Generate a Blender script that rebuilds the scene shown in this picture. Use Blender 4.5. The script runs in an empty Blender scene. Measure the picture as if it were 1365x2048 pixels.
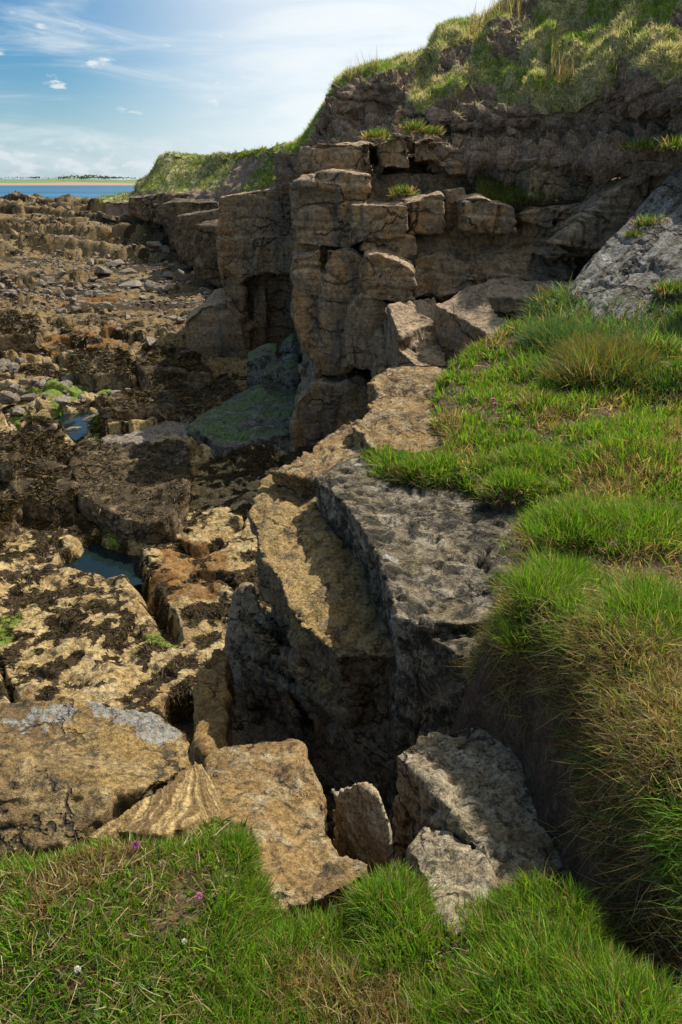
import bpy, bmesh, math, random
import numpy as np
from mathutils import Vector
random.seed(7)
RNG = np.random.default_rng(11)
SC = bpy.context.scene
COL = SC.collection
# ------------------------------------------------------------------ camera, sky, sun, exposure
FPX = 1366.0                      # focal length in photo pixels (1365 x 2048 photo, 24 mm lens)
HOR = 364.0                       # row of the horizon in the photo
TH = math.atan((1024 - HOR) / FPX)
CT, ST = math.cos(TH), math.sin(TH)
cam = bpy.data.cameras.new('camera')
cam.sensor_fit = 'VERTICAL'; cam.sensor_height = 36; cam.sensor_width = 24
cam.lens = 36 * FPX / 2048
cam.clip_start = 0.05; cam.clip_end = 60000
camo = bpy.data.objects.new('camera', cam); COL.objects.link(camo)
camo.location = (0, 0, 0); camo.rotation_euler = (math.pi / 2 - TH, 0, 0)
SC.camera = camo
SUN_EL, SUN_AZ = math.radians(49), math.radians(45)      # azimuth to the right of straight ahead (+Y)
sl = bpy.data.lights.new('sun', 'SUN'); sl.energy = 5.0; sl.angle = math.radians(0.5); sl.color = (1, .93, .82)
so = bpy.data.objects.new('sun', sl); COL.objects.link(so)
SD = Vector((math.sin(SUN_AZ) * math.cos(SUN_EL), math.cos(SUN_AZ) * math.cos(SUN_EL), math.sin(SUN_EL)))
so.rotation_euler = (-SD).to_track_quat('-Z', 'Y').to_euler()
so.location = (20, 10, 30)
SC.view_settings.view_transform = 'Standard'; SC.view_settings.look = 'None'
SC.view_settings.exposure = 0.35; SC.view_settings.gamma = 1
SC.cycles.use_denoising = True; SC.cycles.denoiser = 'OPENIMAGEDENOISE'; SC.cycles.denoising_prefilter = 'ACCURATE'; SC.cycles.use_adaptive_sampling = False
SC.cycles.max_bounces = 6; SC.cycles.diffuse_bounces = 3; SC.cycles.transmission_bounces = 4
SC.cycles.transparent_max_bounces = 4

class NT:
    def __init__(s, tree): s.t = tree; s.n = tree.nodes; s.l = tree.links
    def add(s, typ, ins=None, **kw):
        nd = s.n.new(typ)
        for k, v in kw.items(): setattr(nd, k, v)
        for k, v in (ins or {}).items():
            sock = nd.inputs[k]
            if isinstance(v, bpy.types.NodeSocket): s.l.new(v, sock)
            else: sock.default_value = v
        return nd
    def math(s, op, a, b=0.0, clamp=False):
        return s.add('ShaderNodeMath', {0: a, 1: b}, operation=op, use_clamp=clamp).outputs[0]
    def mix(s, f, a, b, blend='MIX'):
        nd = s.add('ShaderNodeMix', data_type='RGBA', blend_type=blend)
        for i, v in ((0, f), (6, a), (7, b)):
            if isinstance(v, bpy.types.NodeSocket): s.l.new(v, nd.inputs[i])
            else: nd.inputs[i].default_value = v if i == 0 else (*v[:3], 1)
        return nd.outputs[2]
    def noise(s, vec, scale, detail=5, rough=.55, dist=0.0):
        return s.add('ShaderNodeTexNoise', {'Vector': vec, 'Scale': scale, 'Detail': detail, 'Roughness': rough, 'Distortion': dist}).outputs[0]
    def ramp(s, f, lo, hi):
        return s.add('ShaderNodeMapRange', {'Value': f, 'From Min': lo, 'From Max': hi}, interpolation_type='SMOOTHSTEP').outputs[0]
    def mapping(s, vec, scale=(1, 1, 1), rot=(0, 0, 0), loc=(0, 0, 0)):
        return s.add('ShaderNodeMapping', {'Vector': vec, 'Scale': scale, 'Rotation': rot, 'Location': loc}).outputs[0]

wd = bpy.data.worlds.new('World'); SC.world = wd; wd.use_nodes = True
W_ = NT(wd.node_tree); W_.n.clear()
sky = W_.add('ShaderNodeTexSky', sky_type='NISHITA', sun_disc=False, sun_elevation=SUN_EL, sun_rotation=SUN_AZ,
             altitude=0, air_density=1.0, dust_density=1.0, ozone_density=3.5)
tc = W_.add('ShaderNodeTexCoord').outputs['Generated']
sep = W_.add('ShaderNodeSeparateXYZ', {0: tc})
dz = W_.math('MAXIMUM', sep.outputs[2], 0.0)
az = W_.math('ARCTAN2', sep.outputs[0], sep.outputs[1])
cv = W_.add('ShaderNodeCombineXYZ', {0: az, 1: dz, 2: 0.0}).outputs[0]
# high cirrus: long streaks that fall gently to the right; low cumulus bank at the horizon
c1 = W_.noise(W_.mapping(cv, (2.2, 15, 1), (0, 0, math.radians(9))), 1.6, 7, .62, .7)
c2 = W_.noise(W_.mapping(cv, (5, 34, 1), (0, 0, math.radians(12)), (3, 1, 0)), 1.3, 6, .65, .9)
cirrus = W_.math('MULTIPLY', W_.ramp(c1, .47, .78), W_.math('ADD', W_.math('MULTIPLY', c2, 1.1), .25))
cum = W_.noise(W_.mapping(cv, (24, 55, 1), (0, 0, 0), (1, .7, 0)), 1.0, 6, .6, .2)
lowband = W_.math('MULTIPLY', W_.ramp(dz, .0, .012), W_.ramp(dz, .058, .032))
cumm = W_.math('MULTIPLY', W_.ramp(cum, .46, .60), lowband)
puff = W_.noise(W_.mapping(cv, (17, 45, 1), (0, 0, 0), (5.3, 2.2, 0)), 1.0, 5, .55, .2)
puffm = W_.math('MULTIPLY', W_.ramp(puff, .60, .69), W_.math('MULTIPLY', W_.ramp(dz, .06, .09), W_.ramp(dz, .19, .15)))
tint = W_.mix(1.0, sky.outputs[0], (.55, 1.0, 1.22), 'MULTIPLY')
veil = W_.math('MULTIPLY', W_.ramp(az, -.38, .02), W_.math('ADD', W_.math('MULTIPLY', c1, .8), .48))
tint = W_.mix(W_.math('MULTIPLY', W_.ramp(dz, .13, .0), .6), tint, (8.6, 10.2, 11.2))
s0 = W_.mix(W_.math('MULTIPLY', veil, 1.0, True), tint, (11.6, 12.2, 12.5))
s1 = W_.mix(W_.math('MULTIPLY', cirrus, .85, True), s0, (10.2, 11, 11.4))
s2 = W_.mix(W_.math('MULTIPLY', cumm, .55), s1, (9.8, 10.4, 10.7))
s3 = W_.mix(W_.math('MULTIPLY', puffm, .8), s2, (10.4, 10.9, 11.1))
bg = W_.add('ShaderNodeBackground', {'Color': s3, 'Strength': 0.065})
W_.add('ShaderNodeOutputWorld', {'Surface': bg.outputs[0]})

# ------------------------------------------------------------------ helpers
def W(px, py, Y=None, z=None):
    """point on the sight line through a photo pixel, at a chosen distance Y or height z"""
    u = (px - 682.5) / FPX; v = (py - 1024) / FPX
    d = np.array((u, CT - v * ST, -ST - v * CT))
    t = Y / d[1] if Y is not None else z / d[2]
    return d * t
def PX(p):
    p = np.asarray(p, float)
    dep = p[..., 1] * CT - p[..., 2] * ST; up = p[..., 1] * ST + p[..., 2] * CT
    return 682.5 + p[..., 0] / dep * FPX, 1024 - up / dep * FPX, dep
_perm = np.random.default_rng(5).permutation(256).astype(np.int32)
_perm = np.concatenate([_perm, _perm, _perm])
_g = np.random.default_rng(6).normal(size=(256, 3)).astype(np.float32); _g /= np.linalg.norm(_g, axis=1)[:, None]
def pn(p, seed=0):
    p = np.asarray(p, np.float32) + np.float32(seed * 17.31)
    i = np.floor(p).astype(np.int32); f = p - i; i &= 255
    w = f * f * f * (f * (f * 6 - 15) + 10)
    out = 0
    for dx in (0, 1):
        wx = w[:, 0] if dx else 1 - w[:, 0]
        a = _perm[i[:, 0] + dx]
        for dy in (0, 1):
            wy = w[:, 1] if dy else 1 - w[:, 1]
            b = _perm[a + i[:, 1] + dy]
            for dz_ in (0, 1):
                wz = w[:, 2] if dz_ else 1 - w[:, 2]
                g = _g[_perm[b + i[:, 2] + dz_] & 255]
                out = out + wx * wy * wz * (g[:, 0] * (f[:, 0] - dx) + g[:, 1] * (f[:, 1] - dy) + g[:, 2] * (f[:, 2] - dz_))
    return out * 1.5
def fbm(p, octv=4, seed=0, gain=.5, lac=2.1):
    a, s, f = 1.0, 0, 1.0
    p = np.asarray(p, np.float32)
    for k in range(octv):
        s = s + a * pn(p * f, seed + k); a *= gain; f *= lac
    return s
def p2(x, y): return np.stack([x, y, np.zeros_like(x)], -1)
def sstep(a, b, x):
    t = np.clip((x - a) / (b - a), 0, 1); return t * t * (3 - 2 * t)
def tag(o, label=None, cat=None, group=None, kind=None):
    for k, v in (('label', label), ('category', cat), ('group', group), ('kind', kind)):
        if v: o[k] = v
    return o
def mkmesh(name, V, F, mat, smooth=True, cols=None, attrs=None):
    """V (n,3); F list of index arrays with 3 or 4 columns"""
    me = bpy.data.meshes.new(name)
    V = np.asarray(V, np.float32)
    if not isinstance(F, list): F = [F]
    F = [np.asarray(f, np.int32) for f in F if len(f)]
    loops = np.concatenate([f.ravel() for f in F]) if F else np.zeros(0, np.int32)
    tot = np.concatenate([np.full(len(f), f.shape[1], np.int32) for f in F])
    st = np.concatenate([[0], np.cumsum(tot)[:-1]]).astype(np.int32)
    me.vertices.add(len(V)); me.vertices.foreach_set('co', V.ravel())
    me.loops.add(len(loops)); me.loops.foreach_set('vertex_index', loops)
    me.polygons.add(len(tot)); me.polygons.foreach_set('loop_start', st); me.polygons.foreach_set('loop_total', tot)
    me.update(calc_edges=True)
    me.polygons.foreach_set('use_smooth', np.full(len(tot), smooth, bool))
    if cols is not None:
        at = me.color_attributes.new('tone', 'FLOAT_COLOR', 'POINT')
        c4 = np.ones((len(V), 4), np.float32); c4[:, :3] = cols; at.data.foreach_set('color', c4.ravel())
    for k, a in (attrs or {}).items():
        at = me.attributes.new(k, 'FLOAT', 'POINT'); at.data.foreach_set('value', np.asarray(a, np.float32))
    me.materials.append(mat); me.validate()
    return me
def link(name, me, parent=None, loc=None):
    o = bpy.data.objects.new(name, me); COL.objects.link(o)
    if loc is not None: o.location = loc
    if parent: o.parent = parent
    return o
def rebase(me):
    n = len(me.vertices); a = np.empty(n * 3, np.float32); me.vertices.foreach_get('co', a); a = a.reshape(-1, 3)
    c = (a.min(0) + a.max(0)) / 2; c[2] = a[:, 2].min()
    me.vertices.foreach_set('co', (a - c).ravel()); me.update(); return c
def getv(me):
    n = len(me.vertices); a = np.empty(n * 3, np.float32); me.vertices.foreach_get('co', a)
    b = np.empty(n * 3, np.float32); me.vertex_normals.foreach_get('vector', b)
    return a.reshape(-1, 3), b.reshape(-1, 3)

# ------------------------------------------------------------------ materials
def newmat(name):
    m = bpy.data.materials.new(name); m.use_nodes = True; t = NT(m.node_tree); t.n.clear()
    out = t.add('ShaderNodeOutputMaterial'); return m, t, out
def rockmat(name, cols, scale=1.0, bands=None, band_axis=(0, 0, 1), dark=None, dark_amt=0, spots=None, spot_amt=0, spot_scale=9,
            top=None, top_amt=0, bump=.5, rough=.85, extra=None, fine=1.0, grain=1.0, streak=None, crk=0, bscale=14):
    """cols: three albedo tones mixed by noise; bands: bedding tone; dark / spots: lichen and crusts; top: tone of upward faces"""
    m, t, out = newmat(name)
    geo = t.add('ShaderNodeNewGeometry'); pos = geo.outputs['Position']
    n1 = t.noise(pos, 1.1 * scale, 6, .62, .4); n2 = t.noise(pos, 4.3 * scale, 6, .65, .3); n3 = t.noise(pos, 23 * scale * fine, 5, .7)
    c = t.mix(t.ramp(n1, .38, .62), cols[0], cols[1])
    c = t.mix(t.math('MULTIPLY', t.ramp(n2, .45, .66), .85), c, cols[2])
    hgt = t.math('ADD', t.math('MULTIPLY', n2, .6), t.math('MULTIPLY', n3, .5))
    if bands is not None:
        dt = t.add('ShaderNodeVectorMath', {0: pos, 1: band_axis}, operation='DOT_PRODUCT').outputs['Value']
        w = t.math('ADD', dt, t.math('MULTIPLY', n1, 1.6 / bscale / scale))
        bn = t.noise(t.add('ShaderNodeCombineXYZ', {2: w}).outputs[0], bscale * scale, 4, .7)
        b_ = t.ramp(bn, .42, .62)
        c = t.mix(t.math('MULTIPLY', b_, bands[3] if len(bands) > 3 else .6), c, bands)
        hgt = t.math('ADD', hgt, t.math('MULTIPLY', bn, .5))
    if crk:
        wob = t.add('ShaderNodeVectorMath', {0: t.add('ShaderNodeTexNoise', {'Vector': pos, 'Scale': crk * 1.5, 'Detail': 5, 'Roughness': .65}).outputs[1], 'Scale': .9 / crk}, operation='SCALE').outputs[0]
        vo_ = t.add('ShaderNodeTexVoronoi', {'Vector': t.add('ShaderNodeVectorMath', {0: t.mapping(pos, (1, 1, 2.0)), 1: wob}, operation='ADD').outputs[0], 'Scale': crk}, feature='DISTANCE_TO_EDGE').outputs['Distance']
        ln = t.math('MULTIPLY', t.ramp(vo_, .030, .008), t.ramp(t.noise(pos, crk * .7, 3), .46, .56))
        c = t.mix(t.math('MULTIPLY', ln, .85), c, (.022, .017, .012)); hgt = t.math('SUBTRACT', hgt, t.math('MULTIPLY', ln, .9))
    n4 = t.noise(pos, 75 * scale * fine, 3, .7)
    hgt = t.math('ADD', hgt, t.math('MULTIPLY', n4, .25))
    if streak is not None:
        sn_ = t.noise(t.mapping(pos, (1, 1, .12)), 1.9 * scale, 5, .65, .3)
        c = t.mix(t.math('MULTIPLY', t.ramp(sn_, .50, .66), .7), c, streak)
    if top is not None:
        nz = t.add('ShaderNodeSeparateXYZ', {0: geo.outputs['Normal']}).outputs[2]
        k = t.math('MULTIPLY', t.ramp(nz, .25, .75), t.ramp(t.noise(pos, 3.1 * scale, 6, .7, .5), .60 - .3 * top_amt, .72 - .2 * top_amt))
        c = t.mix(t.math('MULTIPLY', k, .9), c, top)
    if dark is not None:
        k = t.ramp(t.noise(pos, 6.5 * scale, 8, .75, .6), .66 - .3 * dark_amt, .74 - .25 * dark_amt)
        c = t.mix(t.math('MULTIPLY', k, .88), c, dark)
    if spots is not None:
        wv = t.add('ShaderNodeVectorMath', {0: pos, 1: t.add('ShaderNodeTexNoise', {'Vector': pos, 'Scale': spot_scale * 2}).outputs[1]}, operation='MULTIPLY_ADD')
        wv.inputs[2].default_value = (0, 0, 0)
        sc_ = t.add('ShaderNodeVectorMath', {0: t.add('ShaderNodeTexNoise', {'Vector': pos, 'Scale': spot_scale * 3}).outputs[1], 'Scale': .5 / spot_scale}, operation='SCALE').outputs[0]
        pv = t.add('ShaderNodeVectorMath', {0: pos, 1: sc_}, operation='ADD').outputs[0]
        vo = t.add('ShaderNodeTexVoronoi', {'Vector': pv, 'Scale': spot_scale}, feature='F1')
        pick = t.add('ShaderNodeSeparateXYZ', {0: vo.outputs['Color']}).outputs[0]
        k = t.math('MULTIPLY', t.ramp(vo.outputs['Distance'], .36, .28), t.math('LESS_THAN', pick, spot_amt))
        c = t.mix(t.math('MULTIPLY', k, .8), c, spots)
    if extra: c = extra(t, c, pos, geo)
    k = t.math('ADD', t.math('MULTIPLY', t.ramp(n3, .32, .68), grain), t.math('MULTIPLY', t.ramp(n4, .3, .7), grain * .6))
    k = t.math('ADD', k, 1.0 - grain * .8)
    c = t.mix(1.0, c, t.add('ShaderNodeCombineColor', {0: k, 1: k, 2: k}).outputs[0], 'MULTIPLY')
    bp = t.add('ShaderNodeBump', {'Height': hgt, 'Strength': bump, 'Distance': .08 / scale})
    bs = t.add('ShaderNodeBsdfPrincipled', {'Base Color': c, 'Roughness': rough, 'Normal': bp.outputs[0], 'Specular IOR Level': .25})
    t.l.new(bs.outputs[0], out.inputs[0])
    return m
def leafmat(name, trans=.45, rough=.55):
    m, t, out = newmat(name)
    c = t.add('ShaderNodeVertexColor', layer_name='tone').outputs[0]
    d = t.add('ShaderNodeBsdfPrincipled', {'Base Color': c, 'Roughness': rough, 'Specular IOR Level': .25})
    tr = t.add('ShaderNodeBsdfTranslucent', {'Color': t.mix(1.0, c, (1.15, 1.1, .6), 'MULTIPLY')})
    mx = t.add('ShaderNodeMixShader', {0: trans, 1: d.outputs[0], 2: tr.outputs[0]})
    t.l.new(mx.outputs[0], out.inputs[0]); return m
def plainmat(name, colr, rough=.8):
    m, t, out = newmat(name)
    pos = t.add('ShaderNodeNewGeometry').outputs['Position']
    c = t.mix(t.noise(pos, 30, 3), [x * .8 for x in colr], [x * 1.2 for x in colr])
    t.l.new(t.add('ShaderNodeBsdfPrincipled', {'Base Color': c, 'Roughness': rough}).outputs[0], out.inputs[0]); return m

TAN = (.31, .20, .075); OCH = (.17, .105, .04); PALE = (.37, .30, .18); GREY = (.22, .20, .17); DK = (.035, .032, .028)
M = {}
M['tan'] = rockmat('tan_sandstone', (TAN, OCH, PALE), 2.0, bands=(.15, .09, .04, .5), dark=(.05, .04, .025), dark_amt=.48, bump=.9, crk=3.2)
M['pale'] = rockmat('pale_sandstone', ((.42, .34, .23), (.32, .23, .13), (.50, .43, .32)), 2.5, bands=(.20, .13, .06, .5), band_axis=(.6, -.5, .6), bump=.8)
M['ochre'] = rockmat('ochre_sandstone', ((.27, .165, .05), (.15, .085, .028), (.33, .23, .095)), 2.2, bands=(.14, .07, .028, .5), band_axis=(.25, .2, 1), dark=(.06, .045, .025), dark_amt=.35, bump=.7, crk=3)
M['ledge'] = rockmat('shade_toned_ledge', ((.21, .155, .095), (.14, .11, .075), (.28, .21, .13)), 2.0, bands=(.12, .08, .04, .3), dark=(.045, .038, .028), dark_amt=.42,
                     top=(.38, .255, .095), top_amt=.95, bump=1.1, crk=2.6)  # shade painted in: side faces darker than the tan upward faces
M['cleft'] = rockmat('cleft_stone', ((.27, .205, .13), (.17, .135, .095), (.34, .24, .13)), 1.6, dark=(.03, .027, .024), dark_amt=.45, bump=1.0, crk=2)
M['lichen'] = rockmat('black_lichen_rock', ((.25, .20, .13), (.14, .115, .08), (.40, .35, .26)), 1.3, dark=(.028, .025, .019), dark_amt=.72, fine=1.5,
                      spots=(.42, .41, .38), spot_amt=.05, spot_scale=7, top=(.20, .16, .08), top_amt=.4, bump=1.0, crk=2.2)
M['boulder'] = rockmat('pitted_boulder', ((.33, .27, .17), (.25, .19, .11), (.41, .355, .25)), 2.6, dark=(.06, .05, .035), dark_amt=.5, bump=1.0, crk=2.5)
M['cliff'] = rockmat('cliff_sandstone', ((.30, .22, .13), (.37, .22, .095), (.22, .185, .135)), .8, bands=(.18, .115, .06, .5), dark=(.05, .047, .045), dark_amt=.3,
                     top=(.40, .29, .18), top_amt=1.1, bump=1.0, fine=.8, streak=(.14, .13, .11), grain=.8, crk=1.1)  # upward faces paler: sunlight on the ledges put into the colour
_d = W(1340, 420, Y=9.7) - W(1120, 620, Y=8.1); _n = np.cross(W(1365, 660, Y=7.3) - W(1110, 635, Y=8.0), W(1345, 345, Y=10.4) - W(1110, 635, Y=8.0)); SLAX = np.cross(_d, _n); SLAX /= np.linalg.norm(SLAX)
M['slab'] = rockmat('lichen_slab_stone', ((.27, .26, .24), (.18, .165, .135), (.40, .39, .37)), 1.1, bands=(.09, .075, .045, .85), band_axis=tuple(SLAX), dark=(.05, .045, .03), dark_amt=.45,
                    spots=(.46, .46, .44), spot_amt=.10, spot_scale=4.5, bump=1.0, crk=.7, bscale=7)
M['far'] = rockmat('shore_strata', ((.15, .105, .062), (.09, .064, .04), (.21, .155, .095)), .35, dark=(.03, .022, .014), dark_amt=.5, bump=.9, fine=.5, crk=.5)
M['stone'] = rockmat('beach_stone', ((.22, .18, .135), (.16, .125, .09), (.28, .245, .20)), .7, dark=(.07, .055, .04), dark_amt=.35, bump=.5)
M['weedrock'] = rockmat('weedy_rock', ((.25, .175, .095), (.14, .095, .05), (.34, .25, .14)), .9, dark=(.03, .021, .011), dark_amt=.6, top=(.05, .034, .014), top_amt=.8, bump=.9, crk=1.2)
M['grass'] = leafmat('grass_blade', .5)
M['weed'] = leafmat('seaweed_frond', .08, .55)
M['petal'] = leafmat('flower_petal', .3)

# ------------------------------------------------------------------ rock builder
def prism(bm, top, bot):
    a = [bm.verts.new(p) for p in top]; b = [bm.verts.new(p) for p in bot]; n = len(a)
    bm.faces.new(a); bm.faces.new(b[::-1])
    for i in range(n):
        j = (i + 1) % n; bm.faces.new((a[j], a[i], b[i], b[j]))
def face_block(pts, Y, th, jig=.0, dx=0, dz=0, taper=1.0):
    """front outline in photo pixels at distance Y (a number, or third value per point), extruded th away from the viewer"""
    f = [W(p[0], p[1], Y=(p[2] if len(p) > 2 else Y)) for p in pts]
    c = np.mean(f, 0); ext = np.ptp(np.array(f), 0).max()
    f = [q + RNG.normal(size=3) * jig * ext for q in f]
    b = [c + (q - c) * taper + np.array((dx, th, dz)) for q in f]
    return f, b
def top_block(pts, z, zb, sh=(0, 0), grow=1.0):
    """top outline in photo pixels at height z (or third value per point), carried down to height zb"""
    f = [W(p[0], p[1], z=(p[2] if len(p) > 2 else z)) for p in pts]
    c = np.mean(f, 0)
    b = [np.array((c[0] + (q[0] - c[0]) * grow + sh[0], c[1] + (q[1] - c[1]) * grow + sh[1], zb)) for q in f]
    return f, b
def remesh(prisms, vox, name='rock'):
    bm = bmesh.new()
    for f, b in prisms: prism(bm, f, b)
    bmesh.ops.recalc_face_normals(bm, faces=bm.faces)
    me = bpy.data.meshes.new(name); bm.to_mesh(me); bm.free()
    o = bpy.data.objects.new('temp', me); COL.objects.link(o)
    md = o.modifiers.new('r', 'REMESH'); md.mode = 'VOXEL'; md.voxel_size = vox; md.use_smooth_shade = True
    sm = o.modifiers.new('s', 'SMOOTH'); sm.factor = .5; sm.iterations = 1
    dg = bpy.context.evaluated_depsgraph_get()
    out = bpy.data.meshes.new_from_object(o.evaluated_get(dg))
    bpy.data.objects.remove(o); bpy.data.meshes.remove(me)
    out.name = name
    return out
def rough_up(me, big=.05, bigs=.5, mid=.02, mids=.15, strata=0.0, th=.12, sn=(0.05, .1, 1), groove=0.0, pits=0.0, pitsz=.05, crack=0.0, cracks=.5, seed=0, fine=0.0, fines=.03, zs=None, hz=.2, col=0.0, cols_=1.0):
    P, N = getv(me); sn = np.array(sn, np.float32); sn /= np.linalg.norm(sn)
    d = big * fbm(P / bigs, 3, seed)
    mid = mid * (.4 + 1.7 * np.clip(pn(P / (mids * 4), seed + 61) + .3, 0, 1))
    for k in range(4):
        q = pn(P / (mids * 1.6 * .5 ** k), seed + 9 + k); q2 = pn(P / (mids * 2.4 * .5 ** k) + 5, seed + 29 + k)
        d += mid * .55 ** k * (1.5 * np.abs(q) + .5 * q2 - .45)
    if col: d += col * (1 - .85 * sstep(-1.7, -.9, P[:, 2])) * fbm(P / np.array((cols_, cols_, cols_ * 3), np.float32), 3, seed + 5)
    if fine: d += fine * fbm(P / fines, 2, seed + 19)
    if pits:
        q = pn(P / pitsz, seed + 31); d -= pits * sstep(.12, .5, q)
    if crack:
        q = pn(P / cracks, seed + 41) + .3 * pn(P / (cracks * .3), seed + 42)
        d -= crack * np.exp(-(q / .035) ** 2) * (pn(P / (cracks * 1.5), seed + 43) > -.05)
    D = N * d[:, None]
    if strata or groove:
        t = P @ sn + .35 * th * fbm(P / (th * 6), 3, seed + 51)
        H = N.copy(); H[:, 2] *= hz
        s = 0
        hx = P[:, 0] * .93 + P[:, 1] * .36 + .25 * th * fbm(P / (th * 2), 2, seed + 52); hy = P[:, 1] * .9 - P[:, 0] * .42 + .25 * th * fbm(P / (th * 2), 2, seed + 53)
        for k, (f, a) in enumerate(((1, 1), (.37, .35))):
            tt = t / (th * f); tt = tt + .35 * pn(np.stack([tt * 0, tt * 0, tt * .7], 1), seed + k); i = np.floor(tt).astype(int); fr = tt - i
            h = np.random.default_rng(seed + 70 + k).random(4096).astype(np.float32)
            jw = th * f * (1.4 + 2.6 * h[(i * 7 + 3) & 4095])
            u1 = hx / jw + h[(i * 13 + 5) & 4095] * 9; u2 = hy / jw + h[(i * 11 + 9) & 4095] * 9
            j1 = np.floor(u1).astype(int); j2 = np.floor(u2).astype(int)
            def val(i): return .55 * h[i & 4095] + .45 * h[(i * 31 + j1 * 57 + j2 * 101) & 4095]
            w = sstep(.93, 1.0, fr)
            s = s + a * (val(i) * (1 - w) + val(i + 1) * w - .5)
            if groove:
                e = np.exp(-((fr - .93) / .05) ** 2)
                for u, j in ((u1, j1), (u2, j2)):
                    q = np.abs(u - j - .5) - .5; e = np.maximum(e, np.exp(-(q * jw / (.045 * th)) ** 2) * (h[(i * 17 + j * 23) & 4095] > .35))
                s = s - a * groove / max(strata, 1e-6) * e
        am = .25 + 1.3 * np.clip(pn(P / (th * 5), seed + 90) + .35, 0, 1)
        if zs: am = am * (zs[2] + (1 - zs[2]) * sstep(zs[0], zs[1], P[:, 2]))
        D += H * (strata * s * am)[:, None]
    me.vertices.foreach_set('co', (P + D).astype(np.float32).ravel()); me.update()
def rock(name, prisms, vox, mat, label=None, cat='rock', kind=None, group=None, parent=None, attrs=None, cutfn=None, **kw):
    me = remesh(prisms, vox, name)
    rough_up(me, **kw)
    if cutfn:
        P, N = getv(me); me.vertices.foreach_set('co', cutfn(P, N).astype(np.float32).ravel()); me.update()
    me.materials.clear(); me.materials.append(mat)
    if attrs:
        P, N = getv(me)
        for k, fn in attrs.items():
            at = me.attributes.new(k, 'FLOAT', 'POINT'); at.data.foreach_set('value', np.asarray(fn(P, N), np.float32))
    loc = rebase(me)
    o = link(name, me, parent, loc)
    if kind == 'structure': tag(o, label, cat=None, kind=kind)
    else: tag(o, label, cat, group, kind)
    return o
def sheet(rows, nu, nv):
    """loft through rows of control points -> (nv+1, nu+1, 3) grid, smooth along both directions"""
    A = np.array(rows, float)                                    # (R, C, 3)
    def resample(A, n, axis):
        A = np.moveaxis(A, axis, 0); R = len(A); t = np.linspace(0, R - 1, n + 1); i = np.clip(t.astype(int), 0, R - 2); f = (t - i).reshape((-1,) + (1,) * (A.ndim - 1))
        p0 = A[np.maximum(i - 1, 0)]; p1 = A[i]; p2_ = A[i + 1]; p3 = A[np.minimum(i + 2, R - 1)]
        m1 = (p2_ - p0) / 2; m2 = (p3 - p1) / 2; k = .7
        out = (2 * f**3 - 3 * f**2 + 1) * p1 + (f**3 - 2 * f**2 + f) * m1 * k + (-2 * f**3 + 3 * f**2) * p2_ + (f**3 - f**2) * m2 * k
        return np.moveaxis(out, 0, axis)
    return resample(resample(A, nu, 1), nv, 0)
def gridfaces(nv, nu):
    i = np.arange((nv + 1) * (nu + 1)).reshape(nv + 1, nu + 1)
    return np.stack([i[:-1, :-1], i[1:, :-1], i[1:, 1:], i[:-1, 1:]], -1).reshape(-1, 4)
def gridnormals(G):
    du = np.gradient(G, axis=1); dv = np.gradient(G, axis=0); n = np.cross(du, dv); n /= np.linalg.norm(n, axis=2)[..., None] + 1e-9
    return n

# ------------------------------------------------------------------ grass builder
def sample(me, n, dens=None, M4=None):
    """n points spread over a mesh by area times a density function -> points, normals"""
    me.calc_loop_triangles(); k = len(me.loop_triangles); t = np.empty(k * 3, np.int32); me.loop_triangles.foreach_get('vertices', t); t = t.reshape(-1, 3)
    P, N = getv(me)
    if M4 is not None: P = P + np.array(M4, np.float32)
    a, b, c = P[t[:, 0]], P[t[:, 1]], P[t[:, 2]]
    ar = np.linalg.norm(np.cross(b - a, c - a), axis=1) / 2
    if dens is not None: ar = ar * np.clip(dens((a + b + c) / 3, (N[t[:, 0]] + N[t[:, 1]] + N[t[:, 2]]) / 3), 0, None)
    ar = ar / ar.sum(); ids = RNG.choice(len(t), n, p=ar); r1 = np.sqrt(RNG.random(n))[:, None].astype(np.float32); r2 = RNG.random(n)[:, None].astype(np.float32)
    pts = a[ids] * (1 - r1) + b[ids] * r1 * (1 - r2) + c[ids] * r1 * r2
    nr = (N[t[ids, 0]] + N[t[ids, 1]] + N[t[ids, 2]]) / 3
    return pts, nr
def inview(p, mx=60, my=60):
    x, y, d = PX(p); return (d > .1) & (x > -mx) & (x < 1365 + mx) & (y > -my) & (y < 2048 + my)
def blade_arrays(pts, dirs, L, Wd, bend, col, segs=3):
    """each blade: a tapering strip from pts along dirs, bending over sideways and down"""
    n = len(pts); dirs = dirs / np.linalg.norm(dirs, axis=1)[:, None]
    r = RNG.normal(size=(n, 3)); side = np.cross(dirs, r); side /= np.linalg.norm(side, axis=1)[:, None]
    bd = np.cross(side, dirs); bd[:, 2] -= .35; 
    V = []; 
    for k in range(segs + 1):
        t = k / segs
        c = pts + dirs * (L * t)[:, None] + bd * (bend * L * t * t)[:, None]
        w = (Wd * (1 - t) ** .7 * .5)[:, None]
        if k < segs: V += [c - side * w, c + side * w]
        else: V += [c]
    V = np.stack(V, 1); m = V.shape[1]
    base = (np.arange(n) * m)[:, None]
    Q = np.concatenate([base + np.array([2 * k, 2 * k + 1, 2 * k + 3, 2 * k + 2]) for k in range(segs - 1)], 0) if segs > 1 else np.zeros((0, 4), int)
    T = base + np.array([2 * segs - 2, 2 * segs - 1, 2 * segs])
    return V.reshape(-1, 3), Q, T, np.repeat(col, m, 0)
def join(parts):
    V, Q, T, C, o = [], [], [], [], 0
    for v, q, t, c in parts:
        V.append(v); Q.append(q + o); T.append(t + o); C.append(c); o += len(v)
    return np.concatenate(V), [np.concatenate(Q), np.concatenate(T)], np.concatenate(C)
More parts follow.
